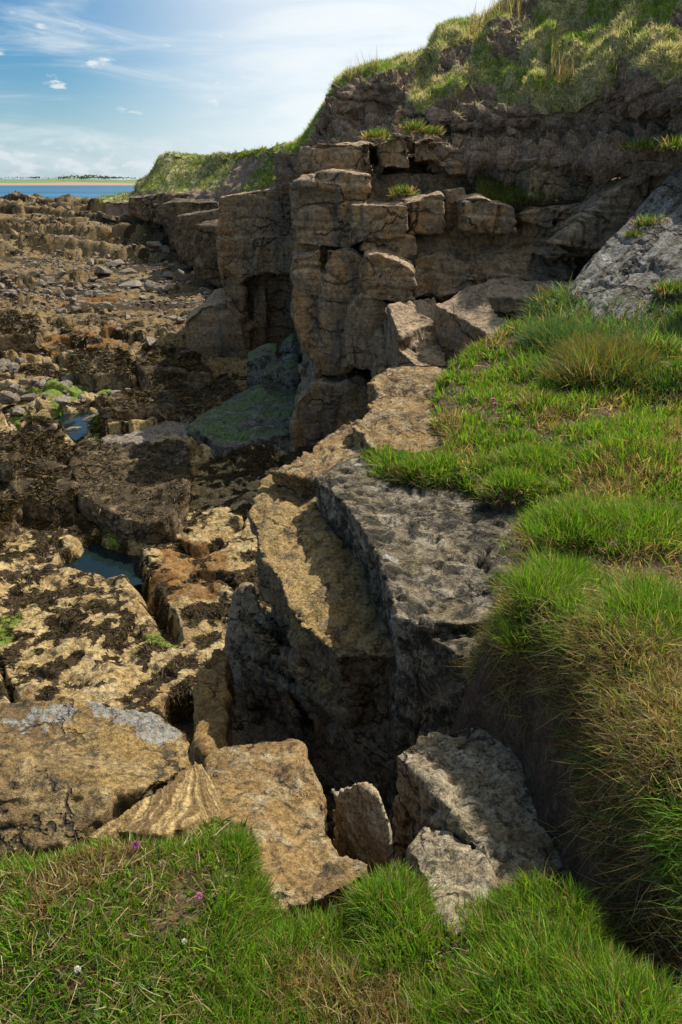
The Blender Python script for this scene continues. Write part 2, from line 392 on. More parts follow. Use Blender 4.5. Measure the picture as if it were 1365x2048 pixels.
def grass_obj(name, parts, mat, label, kind='stuff', cat=None, group=None):
    V, F, C = join(parts); me = mkmesh(name, V, F, mat, True, np.clip(C, 0, 1))
    loc = rebase(me) if kind != 'stuff' else None
    return tag(link(name, me, None, loc), label, cat, group, kind if kind == 'stuff' else None)
def pick_cols(n, pal, w, jit=.2):
    c = np.array(pal)[RNG.choice(len(pal), n, p=np.array(w) / np.sum(w))]
    return c * (1 + RNG.normal(size=(n, 1)) * jit) * (1 + RNG.normal(size=(n, 3)) * .06)
GREEN = (.12, .27, .016); LIME = (.22, .37, .024); DEEP = (.055, .165, .014); TEAL = (.085, .17, .075); STRAW = (.48, .37, .18); BROWN = (.25, .165, .07); OLIVE = (.19, .20, .035)
# ------------------------------------------------------------------ plan helpers
def poly_sd(X, Y, poly):
    """signed distance to a plan polygon, positive inside"""
    poly = np.asarray(poly, float)[:, :2]; n = len(poly); best = np.full(X.shape, 1e9); ins = np.zeros(X.shape, bool)
    for i in range(n):
        a, b = poly[i], poly[(i + 1) % n]; e = b - a; L2 = e @ e + 1e-12
        t = np.clip(((X - a[0]) * e[0] + (Y - a[1]) * e[1]) / L2, 0, 1)
        best = np.minimum(best, np.hypot(X - a[0] - t * e[0], Y - a[1] - t * e[1]))
        c = ((a[1] > Y) != (b[1] > Y)) & (X < (b[0] - a[0]) * (Y - a[1]) / (b[1] - a[1] + 1e-12) + a[0]); ins ^= c
    return np.where(ins, best, -best)
def plan(pts, z): return [W(p[0], p[1], z=(p[2] if len(p) > 2 else z)) for p in pts]

# ------------------------------------------------------------------ sea, far coast
ZS = -4.5                                                   # level of the rock shore
SEA = -5.4
m, t, out = newmat('sea_water')
pos = t.add('ShaderNodeNewGeometry').outputs['Position']
wn = t.noise(t.mapping(pos, (.05, .22, 1)), 1.0, 6, .6, .5)
cc = t.mix(t.ramp(t.noise(t.mapping(pos, (.002, .012, 1)), 1.0, 5, .6), .4, .65), (.02, .085, .15), (.035, .15, .24))
bs = t.add('ShaderNodeBsdfPrincipled', {'Base Color': cc, 'Roughness': .35, 'Specular IOR Level': .35,
     'Normal': t.add('ShaderNodeBump', {'Height': wn, 'Strength': .6, 'Distance': .5}).outputs[0]})
t.l.new(bs.outputs[0], out.inputs[0]); M['sea'] = m
tag(link('sea', mkmesh('sea', [(-9000, 110, SEA), (9000, 110, SEA), (9000, 40000, SEA), (-9000, 40000, SEA)], np.array([[0, 1, 2, 3]]), m)), kind='structure')
M['sand'] = plainmat('beach_sand', (.33, .22, .15)); M['field'] = plainmat('far_field', (.13, .20, .055))
def coast(name, x0, x1, y0, y1, z0, z1, mat, seed, n=160):
    V = []; xs = np.linspace(x0, x1, n)
    zz = z1 + (z1 - z0) * .35 * fbm(p2(xs / 160, xs * 0), 4, seed)
    for k, (y, f) in enumerate(((y0, 0), (y0 + (y1 - y0) * .35, .45), (y1, 1), (y1 + 160, 1.02))):
        V += [(x, y + 18 * math.sin(x / 90 + k), z0 + (z - z0) * f) for x, z in zip(xs, zz)]
    i = np.arange(4 * n).reshape(4, n); F = np.stack([i[:-1, :-1], i[:-1, 1:], i[1:, 1:], i[1:, :-1]], -1).reshape(-1, 4)
    return tag(link(name, mkmesh(name, V, F, mat)), kind='structure')
coast('beach', -1500, 600, 1330, 1480, SEA - .1, -1.6, M['sand'], 3)
coast('far_fields', -1500, 600, 1490, 1700, -3.5, 6.0, M['field'], 4)
# far woods: clumps of leafy faces on the skyline
pts = []; 
for px, w, n, h in ((150, 26, 200, 5), (185, 22, 240, 6.5), (215, 14, 120, 4), (70, 5, 40, 4), (240, 25, 120, 2), (60, 70, 90, 1.5)):
    c = W(px, 358, Y=1640); s = w / FPX * 1640
    xx = c[0] + RNG.uniform(-s, s, n); k = np.clip(1 - ((xx - c[0]) / s) ** 2, 0, 1)
    pts.append(np.stack([xx, 1640 + RNG.uniform(-20, 20, n), 7 + RNG.random(n) * h * (.3 + .7 * k)], 1))
pts = np.concatenate(pts)
Lq = RNG.uniform(1.5, 3.5, len(pts))
grass_obj('woodland', [blade_arrays(pts, RNG.normal(size=(len(pts), 3)) + (0, 0, .6), Lq, Lq * .9, Lq * 0 + .2, pick_cols(len(pts), [(.05, .085, .03), (.035, .06, .025)], [1, 1]), 2)],
          M['grass'], 'dark line of distant trees along the low far shore')

# ------------------------------------------------------------------ rock shore (one sheet of terrain)
POOL1 = plan([(120, 1112), (160, 1092), (182, 1062), (212, 1078), (240, 1085), (276, 1090), (279, 1142), (240, 1150), (190, 1140), (140, 1125)], ZS)
POOL2 = plan([(92, 838), (125, 818), (200, 815), (200, 840), (150, 868), (120, 850)], ZS)
CHAN = plan([(262, 1120), (285, 1150), (345, 1235), (352, 1270), (330, 1255), (268, 1160)], ZS)
GAP = plan([(338, 1400), (395, 1395), (400, 1480), (345, 1460)], ZS)
def worley2(x, y, seed):
    ix, iy = np.floor(x).astype(int), np.floor(y).astype(int); b1 = np.full(x.shape, 9.); b2 = np.full(x.shape, 9.); bid = np.zeros(x.shape, int); ox = np.zeros(x.shape); oy = np.zeros(x.shape)
    h = np.random.default_rng(seed).random((3, 8192))
    for a in (-1, 0, 1):
        for b in (-1, 0, 1):
            cx, cy = ix + a, iy + b; k = (cx * 1619 + cy * 31337) & 8191; dx = cx + h[0, k] - x; dy = cy + h[1, k] - y; d = np.hypot(dx, dy)
            n = d < b1; b2 = np.where(n, b1, np.minimum(b2, d)); b1 = np.where(n, d, b1); bid = np.where(n, k, bid); ox = np.where(n, dx, ox); oy = np.where(n, dy, oy)
    return h[2, bid], b2 - b1, ox, oy, h[0, bid]
def plates(X, Y, sx, sy, seed):
    p = p2(X, Y); r, e, ox, oy, r2 = worley2(X / sx + .25 * fbm(p / sx, 3, seed), Y / sy + .25 * fbm(p / sx, 3, seed + 4), seed)
    return (r - .5) + (r2 - .5) * ox * .8 + (r - .3) * oy * .9 - .5 * np.exp(-(e / .07) ** 2)
def shore_h(X, Y):
    p = p2(X, Y)
    h = ZS + .10 * fbm(p / 1.7, 4, 3) + .05 * fbm(p / .35, 3, 8) * (Y < 25)
    r = np.hypot(X, Y)
    # stepped slabs between the near slab and the boulders
    mid = sstep(10.5, 12, Y) * (1 - sstep(24, 30, Y))
    h = h + mid * (.28 * fbm(p / 2.2, 4, 21) + .10 * np.abs(fbm(p / .8, 3, 25)))
    # dipping strata ridges further out
    far = sstep(36, 60, Y)
    q = (Y * .93 + X * .30) / 7.5 + .55 * fbm(p / np.array((28, 9, 1.)), 4, 31)
    saw = q - np.floor(q); amp = .55 + .75 * np.clip(fbm(p / np.array((30, 14, 1.)), 3, 35) + .4, 0, 1)
    q2 = q * 3.3 + fbm(p / 4.5, 3, 37); saw2 = q2 - np.floor(q2)
    h = h + far * (amp * (sstep(0, .12, saw) * (1 - saw)) * 1.9 + .55 * sstep(0, .15, saw2) * (1 - saw2) * (amp > .45))
    h = h + far * .18 * fbm(p / np.array((4, 1.6, 1.)), 4, 39)
    h = h + .45 * sstep(45, 130, Y) + .9 * sstep(-30, 10, X) * sstep(40, 75, Y)
    h = h - 2.6 * sstep(120, 200, Y - X * .15 + 14 * fbm(p / 30, 3, 44))
    h = h + mid * .34 * plates(X, Y, 1.0, .8, 101) + sstep(20, 30, Y) * (.42 * plates(X, Y, 2.4, 1.5, 105) + .2 * plates(X, Y, .9, .7, 109)) * (.4 + .8 * sstep(-.2, .3, fbm(p / 9, 3, 111)))
    # near shore: joints, pools and channel
    near = 1 - sstep(11, 13, Y)
    jj = np.abs(pn(p / np.array((1.5, 2.2, 1.)), 51)) ; h = h - near * .16 * np.exp(-(jj / .03) ** 2)
    h = h - near * .05 * sstep(.1, .4, pn(p / .3, 52))
    for P_, dep in ((POOL1, .40), (POOL2, .35), (CHAN, .4), (GAP, .8)):
        sd = poly_sd(X, Y, P_) + .05 * pn(p / .25, 55); h = h - dep * sstep(-.10, .10, sd)
    return h
def weed_mask(X, Y):
    p = p2(X, Y); n = fbm(p / .34, 5, 61, .65); n2 = fbm(p / 2.2, 3, 63)
    near = 1 - sstep(10.5, 13, Y)
    a = sstep(-.05, .10, n + .55 * n2 + .14) * near
    b = sstep(-.08, .25, fbm(p / 1.1, 5, 65, .65) - .07) * (1 - near) * (1 - sstep(20, 27, Y))
    c = sstep(.0, .3, fbm(p / np.array((5, 1.6, 1.)), 5, 67, .65) + .08) * sstep(22, 28, Y) * (1 - sstep(120, 170, Y))
    return np.clip(a + b + .8 * c, 0, 1)
def blob(X, Y, px, py, rx, ry, z=ZS):
    x, y, d = PX(np.stack([X, Y, np.full_like(X, z)], -1)); return np.exp(-((x - px) / rx) ** 2 - ((y - py) / ry) ** 2)
def algae_mask(X, Y):
    p = p2(X, Y); n = fbm(p / .5, 4, 71)
    s = sum(blob(X, Y, *a) for a in ((185, 740, 70, 14), (150, 785, 45, 14), (60, 832, 50, 12), (110, 800, 50, 10), (230, 790, 30, 8), (185, 850, 30, 20), (5, 1270, 30, 45), (330, 1275, 30, 20), (250, 455, 30, 3), (300, 480, 40, 4), (345, 470, 40, 4), (215, 1062, 25, 16)))
    return sstep(.35, .75, s + .9 * n * (s > .08))
def rust_mask(X, Y):
    p = p2(X, Y); s = sum(blob(X, Y, *a) for a in ((160, 600, 90, 16), (60, 700, 120, 40), (420, 605, 40, 8), (180, 690, 80, 22), (420, 1110, 80, 50), (330, 1180, 90, 60)))
    return sstep(.3, .9, s + .8 * fbm(p / 1.1, 4, 75))
na, nr = 560, 1050
ang = np.linspace(math.radians(-47), math.radians(20), na + 1)
rr = np.concatenate([np.geomspace(3.2, 24, 640), np.geomspace(24, 240, nr - 639)[1:]])
rr = np.concatenate([rr, [262]])[:nr + 1]; nr = len(rr) - 1
R_, A_ = np.meshgrid(rr, ang, indexing='ij')
X = R_ * np.sin(A_); Y = R_ * np.cos(A_)
Zs = shore_h(X.ravel(), Y.ravel())
xs_, ys_ = X.ravel(), Y.ravel()
def shore_extra(t, c, pos, geo):
    def at(n): return t.add('ShaderNodeAttribute', attribute_name=n).outputs['Fac']
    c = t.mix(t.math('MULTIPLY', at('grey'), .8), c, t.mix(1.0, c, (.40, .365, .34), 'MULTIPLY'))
    n = t.noise(pos, 9, 6, .7)
    nb = t.noise(pos, 55, 4, .7)
    c = t.mix(t.math('MULTIPLY', t.ramp(t.math('ADD', at('rust'), t.math('MULTIPLY', n, .6)), .7, 1.1), .75), c, (.19, .085, .016))
    wcol = t.mix(t.ramp(nb, .4, .65), (.018, .013, .006), (.085, .052, .017))
    c = t.mix(t.ramp(t.math('ADD', at('weed'), t.math('MULTIPLY', n, .7)), .72, .92), c, wcol)
    c = t.mix(t.ramp(t.math('ADD', at('algae'), t.math('MULTIPLY', n, .8)), .75, 1.15), c, t.mix(nb, (.06, .11, .015), (.21, .25, .035)))
    return c
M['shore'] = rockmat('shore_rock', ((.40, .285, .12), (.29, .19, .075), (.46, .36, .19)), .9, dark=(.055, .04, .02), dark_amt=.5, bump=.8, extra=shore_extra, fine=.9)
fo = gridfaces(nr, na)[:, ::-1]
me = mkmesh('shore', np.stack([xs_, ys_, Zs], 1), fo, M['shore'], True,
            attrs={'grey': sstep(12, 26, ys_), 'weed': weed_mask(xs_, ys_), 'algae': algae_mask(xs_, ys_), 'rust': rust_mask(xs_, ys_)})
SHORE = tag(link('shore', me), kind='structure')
# tide pools
m, t, out = newmat('pool_water')
pos = t.add('ShaderNodeNewGeometry').outputs['Position']
gl = t.add('ShaderNodeBsdfPrincipled', {'Base Color': (.008, .016, .016, 1), 'Roughness': .02, 'IOR': 1.33, 'Specular IOR Level': .6, 'Normal': t.add('ShaderNodeBump', {'Height': t.noise(pos, 6, 3), 'Strength': .08, 'Distance': .05}).outputs[0]})
tr = t.add('ShaderNodeBsdfTransparent', {'Color': (.55, .8, .7, 1)})
fr = t.add('ShaderNodeFresnel', {'IOR': 1.33}).outputs[0]
t.l.new(t.add('ShaderNodeMixShader', {0: t.math('ADD', t.math('MULTIPLY', fr, 1.3), .14, True), 1: tr.outputs[0], 2: gl.outputs[0]}).outputs[0], out.inputs[0]); M['pool'] = m
for P_, z in ((POOL1, ZS - .17), (POOL2, ZS - .12)):
    P_ = np.array(P_); c = P_.mean(0); q = c + (P_ - c) * 1.06; q[:, 2] = z
    bm = bmesh.new(); f = bm.faces.new([bm.verts.new(v) for v in q]); bmesh.ops.triangulate(bm, faces=[f]); bmesh.ops.recalc_face_normals(bm, faces=bm.faces)
    mm = bpy.data.meshes.new('tide_pool'); bm.to_mesh(mm); bm.free(); mm.materials.append(m)
    tag(link('tide_pool_water', mm), kind='structure')

# ------------------------------------------------------------------ turf-topped ground: foreground, crevice bank, promontory
GC = [((0, 1700), -1.64), ((-150, 1750), -1.62), ((200, 1900), -1.60), ((400, 2040), -1.58), ((682, 1900), -1.62), ((600, 1780), -1.68), ((900, 1900), -1.66), ((850, 1760), -1.70), ((1050, 1900), -1.70),
      ((1365, 2040), -1.22), ((1365, 1700), -1.22), ((1365, 1400), -1.28), ((1365, 1100), -1.45), ((1365, 1550), -1.22), ((1000, 1180), -1.72),
      ((760, 920), -1.82), ((1000, 980), -1.74), ((820, 830), -1.80), ((1000, 800), -1.66), ((900, 740), -1.72), ((1200, 800), -1.55), ((1100, 680), -1.50), ((1365, 720), -1.30), ((1365, 900), -1.40)]
GP = np.array([W(p[0], p[1], z=z) for p, z in GC] + [(.80, .6, -1.24), (.82, 1.1, -1.19), (.84, 1.45, -1.20), (.84, 1.75, -1.23), (.78, 2.0, -1.33), (.68, 2.3, -1.52), (5.5, 4, -1.0), (5, 0, -1.1), (0, -1.5, -1.6), (-2.5, 0, -1.6), (5.5, 8.5, -.9), (2.6, 9.0, -1.3)])
def ground_f(X, Y):
    s = np.zeros_like(X); w = np.zeros_like(X)
    for g in GP:
        k = 1 / (((X - g[0]) ** 2 + (Y - g[1]) ** 2) + .04) ** 1.6; s += k * g[2]; w += k
    return s / w
FG = plan([(-700, 1740), (0, 1695), (160, 1680), (380, 1670), (420, 1640), (490, 1640), (512, 1778), (528, 1846), (620, 1826), (690, 1812), (706, 1890), (735, 1790), (780, 1715), (812, 1700), (870, 1835), (980, 1810), (1060, 1800), (1130, 1880)], -1.66) + [np.array((.60, .62, 0)), np.array((.60, -1, 0)), np.array((-2.6, -1, 0))]
PR = [np.array(q + (0,)) for q in ((.70, -1), (.69, .6), (.72, 1.1), (.75, 1.4), (.75, 1.7), (.69, 1.95), (.60, 2.22))] + plan([(1065, 1165), (1085, 1085), (1055, 1015), (900, 960), (765, 930), (735, 880), (840, 885), (905, 870), (850, 815), (905, 735), (1030, 690), (1095, 655)], -1.74) + [np.array((3.2, 9.2, 0)), np.array((6, 9.2, 0)), np.array((6, -1, 0))]
gx, gy = np.meshgrid(np.arange(-2.4, 5.6, .024), np.arange(-.4, 9.0, .024))
GX, GY = gx.ravel(), gy.ravel(); gp = p2(GX, GY)
wob = .05 * pn(gp / .28, 81) + .02 * pn(gp / .09, 82)
sd = np.maximum(poly_sd(GX, GY, FG), poly_sd(GX, GY, PR)) + wob
GZ = ground_f(GX, GY) + .035 * fbm(gp / .5, 3, 83) + .05 * pn(gp / 1.1, 84) * (GY > 2.2) - .08 * sstep(.10, -.02, sd) - 4.5 * np.clip(-sd - .01, 0, .7)
m = rockmat('earth', ((.085, .05, .03), (.055, .034, .02), (.13, .085, .05)), 2.5, bump=.8); M['earth'] = m
ny, nx = gx.shape
me = mkmesh('ground', np.stack([GX, GY, GZ], 1), gridfaces(ny - 1, nx - 1)[:, ::-1], m)
GROUND = tag(link('ground', me), kind='structure')
def gz(x, y):
    x = np.atleast_1d(np.asarray(x, float)); y = np.atleast_1d(np.asarray(y, float))
    i = np.clip(((y + .4) / .024).astype(int), 0, ny - 1); j = np.clip(((x + 2.4) / .024).astype(int), 0, nx - 1)
    return GZ.reshape(ny, nx)[i, j]

# ------------------------------------------------------------------ foreground rocks (things)
def crust(P, N):
    x, y, d = PX(P); X_, Y_ = np.asarray(x, float), np.asarray(y, float)
    a = poly_sd(X_, Y_, [(160, 1402), (215, 1392), (285, 1408), (335, 1440), (355, 1465), (330, 1490), (285, 1478), (262, 1452), (225, 1435), (185, 1425)])
    b = poly_sd(X_, Y_, [(10, 1440), (60, 1410), (130, 1400), (165, 1412), (150, 1435), (100, 1450), (40, 1466)]) - 6
    return np.clip(np.maximum(a / 16, b / 24) + 1.1 * fbm(P / .07, 5, 7, .65), -1, 1)
def crust_extra(t, c, pos, geo):
    a = t.add('ShaderNodeAttribute', attribute_name='crust').outputs['Fac']; n = t.noise(pos, 60, 5, .75)
    return t.mix(t.math('MULTIPLY', t.ramp(a, -.05, .3), t.ramp(n, .32, .52)), c, t.mix(n, (.12, .11, .09), (.36, .35, .32)))
M['crusted'] = rockmat('crusted_sandstone', ((.29, .19, .065), (.15, .10, .04), (.35, .26, .125)), 2.2, bands=(.12, .075, .035, .6), band_axis=(.25, .35, 1), dark=(.05, .04, .025), dark_amt=.55, bump=.9, extra=crust_extra, crk=2.4)
rock('sandstone_boulder', [
    top_block([(-260, 1440, -1.72), (0, 1395, -1.74), (130, 1388, -1.74), (215, 1402, -1.76), (305, 1418, -1.80), (352, 1450, -1.82), (380, 1482, -1.80), (386, 1525, -1.76), (330, 1560, -1.70), (250, 1585, -1.66), (120, 1590, -1.63), (0, 1600, -1.61), (-260, 1620, -1.60)], 0, -2.5),
    top_block([(-260, 1600, -1.61), (0, 1590, -1.62), (120, 1580, -1.645), (250, 1575, -1.67), (200, 1640, -1.67), (150, 1675, -1.67), (0, 1702, -1.66), (-260, 1730, -1.66)], 0, -2.5)],
    .010, M['crusted'], 'large flat-topped ochre sandstone boulder with grey lichen crust at left edge of turf',
    big=.03, bigs=.35, mid=.012, mids=.1, pits=.012, pitsz=.04, crack=.014, cracks=.4, seed=1, fine=.003, fines=.02, strata=.03, th=.10, sn=(.25, .35, 1), groove=.008, attrs={'crust': crust})
FANC = W(392, 1500, z=-1.80)
def fan(P, N):
    d = P - FANC; a = np.arctan2(d[:, 0] , -d[:, 1]); r = np.hypot(d[:, 0], d[:, 1])
    return (a + 1.2 * r * r) * 6 + .55 * fbm(P / .25, 5, 5, .6) - r * 3.0
def fan_extra(t, c, pos, geo):
    a = t.add('ShaderNodeAttribute', attribute_name='fan').outputs['Fac']
    b = t.noise(t.add('ShaderNodeCombineXYZ', {2: a}).outputs[0], 2.2, 3, .6)
    return t.mix(t.math('MULTIPLY', t.ramp(b, .40, .56), .85), t.mix(.5, c, (.48, .36, .16)), (.11, .06, .02))
M['fan'] = rockmat('folded_sandstone', ((.36, .25, .10), (.25, .155, .055), (.42, .32, .15)), 2.5, dark=(.05, .04, .02), dark_amt=.4, bump=.9, extra=fan_extra)
def fan_cut(P, N):
    a = fan(P, N) * 2.1; i = np.floor(a); f = a - i; h = np.random.default_rng(3).random(512)[i.astype(int) % 512]
    return P + N * (.008 * (h - .5) * (1 - sstep(.8, 1, f)) + .005 * (1 - f) - .003)[:, None]
o = rock('folded_rock', [
    top_block([(160, 1672, -1.63), (250, 1612, -1.63), (335, 1572, -1.68), (372, 1540, -1.76), (388, 1522, -1.79), (404, 1524, -1.80), (420, 1550, -1.79), (436, 1595, -1.77), (444, 1645, -1.72), (400, 1668, -1.69), (350, 1684, -1.68), (255, 1700, -1.66)], 0, -2.4),
    top_block([(220, 1660, -1.60), (330, 1590, -1.66), (382, 1548, -1.745), (405, 1585, -1.73), (400, 1640, -1.67), (320, 1670, -1.62)], 0, -2.3)],
    .009, M['fan'], 'fan-shaped striped sandstone with flowing yellow bands beside the flat boulder', attrs={}, cutfn=fan_cut,
    big=.015, bigs=.3, mid=.004, mids=.08, seed=2)
P, N = getv(o.data); at = o.data.attributes.new('fan', 'FLOAT', 'POINT'); at.data.foreach_set('value', fan(P + np.array(o.location, np.float32), N).astype(np.float32))
rock('sandstone_slab', [
    top_block([(408, 1522, -1.93), (432, 1500, -1.97), (530, 1486, -2.0), (588, 1476, -2.02), (612, 1492, -2.02), (606, 1504, -2.0), (640, 1560, -1.96), (656, 1600, -1.93), (650, 1660, -1.89), (690, 1712, -1.86), (742, 1722, -1.84), (738, 1758, -1.82), (690, 1775, -1.80), (600, 1802, -1.75), (545, 1818, -1.73), (525, 1815, -1.72), (500, 1760, -1.75), (470, 1700, -1.78), (440, 1640, -1.81), (415, 1570, -1.88)], 0, -2.9),
    top_block([(570, 1530, -1.93), (610, 1520, -1.94), (645, 1575, -1.91), (648, 1608, -1.90), (600, 1580, -1.90)], 0, -2.3),
    top_block([(560, 1812, -1.735), (690, 1705, -1.835), (742, 1722, -1.82), (736, 1752, -1.80), (640, 1796, -1.75)], 0, -2.3)],
    .010, M['tan'], 'cracked tan sandstone slab sloping from the turf down into the dark cleft',
    big=.02, bigs=.35, mid=.008, mids=.09, crack=.016, cracks=.25, strata=.025, th=.07, sn=(.1, .42, 1), groove=.006, pits=.01, pitsz=.035, seed=3, fine=.003, fines=.02)
rock('pointed_rock', [
    top_block([(660, 1572, -1.95), (705, 1560, -1.88), (742, 1562, -1.86), (762, 1590, -1.86), (784, 1640, -1.90), (778, 1690, -1.98), (722, 1655, -2.02), (684, 1612, -2.0)], 0, -3.4, (.02, .08), .9)],
    .010, M['pale'], 'small pale beak-shaped rock jammed in the shaded cleft beside the pitted boulder', strata=.03, th=.05, sn=(.8, -.3, .8), groove=.008, big=.012, bigs=.2, mid=.008, mids=.08, seed=4)
rock('pitted_boulder', [
    top_block([(790, 1508, -1.88), (838, 1466, -1.90), (930, 1450, -1.90), (1060, 1452, -1.93), (1150, 1560, -1.86), (1170, 1720, -1.80), (1000, 1800, -1.72), (955, 1700, -1.74), (900, 1622, -1.79), (850, 1560, -1.84)], 0, -3.0, (.02, .0), 1.0)],
    .010, M['boulder'], 'big pitted grey boulder wedged below the dry-grass bank, half in shadow',
    big=.045, bigs=.3, mid=.016, mids=.1, pits=.022, pitsz=.045, seed=5, fine=.003)
rock('pale_boulder', [
    top_block([(816, 1706, -1.84), (848, 1652, -1.86), (900, 1662, -1.82), (945, 1690, -1.78), (985, 1740, -1.73), (992, 1830, -1.66), (935, 1865, -1.64), (880, 1850, -1.65), (850, 1770, -1.74)], 0, -2.8, (0, 0), 1.0)],
    .009, M['boulder'], 'pale angular rock standing in long grass in front of the pitted boulder',
    big=.05, bigs=.22, mid=.014, mids=.09, pits=.012, pitsz=.04, seed=6, fine=.003)
# cleft walls and ledges
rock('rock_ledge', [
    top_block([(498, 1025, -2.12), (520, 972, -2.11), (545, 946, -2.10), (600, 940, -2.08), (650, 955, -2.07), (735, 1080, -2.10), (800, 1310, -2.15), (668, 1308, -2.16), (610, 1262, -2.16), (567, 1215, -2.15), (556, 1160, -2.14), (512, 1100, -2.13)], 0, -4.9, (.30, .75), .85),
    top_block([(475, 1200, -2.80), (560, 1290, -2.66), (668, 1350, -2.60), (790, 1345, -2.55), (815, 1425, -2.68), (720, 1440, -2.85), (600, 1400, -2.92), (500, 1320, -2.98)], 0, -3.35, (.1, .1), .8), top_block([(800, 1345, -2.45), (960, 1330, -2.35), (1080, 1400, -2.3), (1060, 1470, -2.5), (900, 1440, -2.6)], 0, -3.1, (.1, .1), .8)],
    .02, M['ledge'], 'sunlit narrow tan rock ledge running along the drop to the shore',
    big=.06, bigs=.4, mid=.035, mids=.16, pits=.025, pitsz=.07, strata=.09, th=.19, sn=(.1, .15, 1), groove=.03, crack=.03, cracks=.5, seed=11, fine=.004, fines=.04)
rock('lichen_block', [
    top_block([(628, 952, -1.86), (655, 938, -1.86), (705, 905, -1.86), (790, 935, -1.82), (1000, 960, -1.80), (1090, 1060, -1.78), (1080, 1140, -1.78), (1020, 1180, -1.76), (1004, 1238, -1.75), (900, 1250, -1.75), (838, 1253, -1.75), (790, 1222, -1.75), (772, 1150, -1.76), (756, 1105, -1.77), (716, 1045, -1.79), (690, 1008, -1.81), (648, 975, -1.85)], 0, -4.9, (.10, .45), 1.0)],
    .016, M['lichen'], 'flat-topped block of grey rock crusted with black lichen beneath the grass cushions',
    big=.03, bigs=.4, mid=.011, mids=.11, pits=.03, pitsz=.065, strata=.05, th=.26, groove=.025, crack=.03, cracks=.45, seed=12, fine=.004, fines=.035)
rock('shelf_block', [
    top_block([(842, 1262, -1.80), (905, 1256, -1.79), (1010, 1246, -1.77), (1090, 1300, -1.72), (1080, 1400, -1.74), (985, 1345, -1.78), (900, 1300, -1.81)], 0, -4.9, (0, 0), 1.0)],
    .016, M['lichen'], 'small wedge of dark rock split off the near end of the lichen block',
    big=.035, bigs=.4, mid=.015, mids=.1, pits=.012, pitsz=.05, seed=13, fine=.003)
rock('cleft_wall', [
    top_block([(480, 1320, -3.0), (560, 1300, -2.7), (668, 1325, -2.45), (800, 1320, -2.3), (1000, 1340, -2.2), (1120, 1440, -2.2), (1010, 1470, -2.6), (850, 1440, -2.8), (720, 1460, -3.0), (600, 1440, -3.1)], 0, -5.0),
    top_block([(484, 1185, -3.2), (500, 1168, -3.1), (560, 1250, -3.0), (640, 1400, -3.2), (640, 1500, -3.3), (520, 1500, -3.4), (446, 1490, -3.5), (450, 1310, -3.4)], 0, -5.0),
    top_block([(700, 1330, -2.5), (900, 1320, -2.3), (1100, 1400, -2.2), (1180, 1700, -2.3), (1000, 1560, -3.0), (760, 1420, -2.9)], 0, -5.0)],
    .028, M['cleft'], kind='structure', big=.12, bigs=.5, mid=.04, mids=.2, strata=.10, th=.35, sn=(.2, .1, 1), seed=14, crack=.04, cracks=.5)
rock('sandstone_fin', [
    top_block([(392, 1345, -3.0), (436, 1296, -3.1), (456, 1300, -3.1), (456, 1400, -2.95), (445, 1480, -2.85), (410, 1512, -2.75), (384, 1505, -2.8), (388, 1420, -2.9)], 0, -5.0, (-.02, 0), 1.05)],
    .018, M['ochre'], 'upright fin of tan sandstone catching light at the mouth of the cleft',
    big=.06, bigs=.35, mid=.015, mids=.12, strata=.03, th=.1, sn=(1, .3, .5), seed=15)
rock('tan_ledge', [
    top_block([(540, 948, -2.0), (590, 915, -1.98), (640, 880, -1.96), (700, 838, -1.95), (760, 850, -1.9), (740, 905, -1.9), (700, 930, -1.93), (640, 960, -1.98)], 0, -4.9, (.06, .0), 1.0)],
    .02, M['tan'], 'orange-tan rock ledge with pale weathered hollow beyond the narrow ledge',
    big=.06, bigs=.45, mid=.02, mids=.14, pits=.02, pitsz=.08, strata=.09, th=.14, groove=.02, crack=.03, cracks=.4, seed=16)
rock('grassy_ledge', [
    top_block([(702, 850, -1.80), (735, 812, -1.82), (752, 790, -1.84), (742, 758, -1.86), (775, 735, -1.88), (835, 728, -1.88), (905, 735, -1.86), (960, 760, -1.8), (950, 880, -1.8), (830, 905, -1.78), (740, 892, -1.79)], 0, -4.9, (.15, .1), .95)],
    .022, M['tan'], 'layered pale tan ledge with grass on its back, jutting beyond the lichen block',
    big=.06, bigs=.5, mid=.022, mids=.15, strata=.12, th=.13, groove=.03, crack=.03, cracks=.5, sn=(-.1, .12, 1), pits=.02, pitsz=.08, seed=17)
# ------------------------------------------------------------------ main cliff
fb = face_block
def box(x0, x1, y0, y1, z0, z1): return ([np.array(p) for p in ((x0, y0, z1), (x1, y0, z1), (x1, y1, z1), (x0, y1, z1))], [np.array(p) for p in ((x0, y0, z0), (x1, y0, z0), (x1, y1, z0), (x0, y1, z0))])
CL = []
# far buttress
CL += [fb([(440, 394), (505, 386), (600, 378), (600, 475), (436, 480)], 19.7, 5, .01), fb([(436, 478), (600, 470), (600, 552), (522, 546), (482, 562), (444, 525)], 19.5, 5, .01),
       fb([(443, 515), (482, 555), (492, 700), (468, 700), (450, 640)], 19.7, 4), fb([(470, 530), (640, 530), (640, 760), (470, 740)], 20.5, 4),
       fb([(505, 590), (530, 580), (536, 710), (512, 710)], 20.1, 2), fb([(452, 640), (500, 660), (505, 730), (440, 730)], 19.4, 2)]
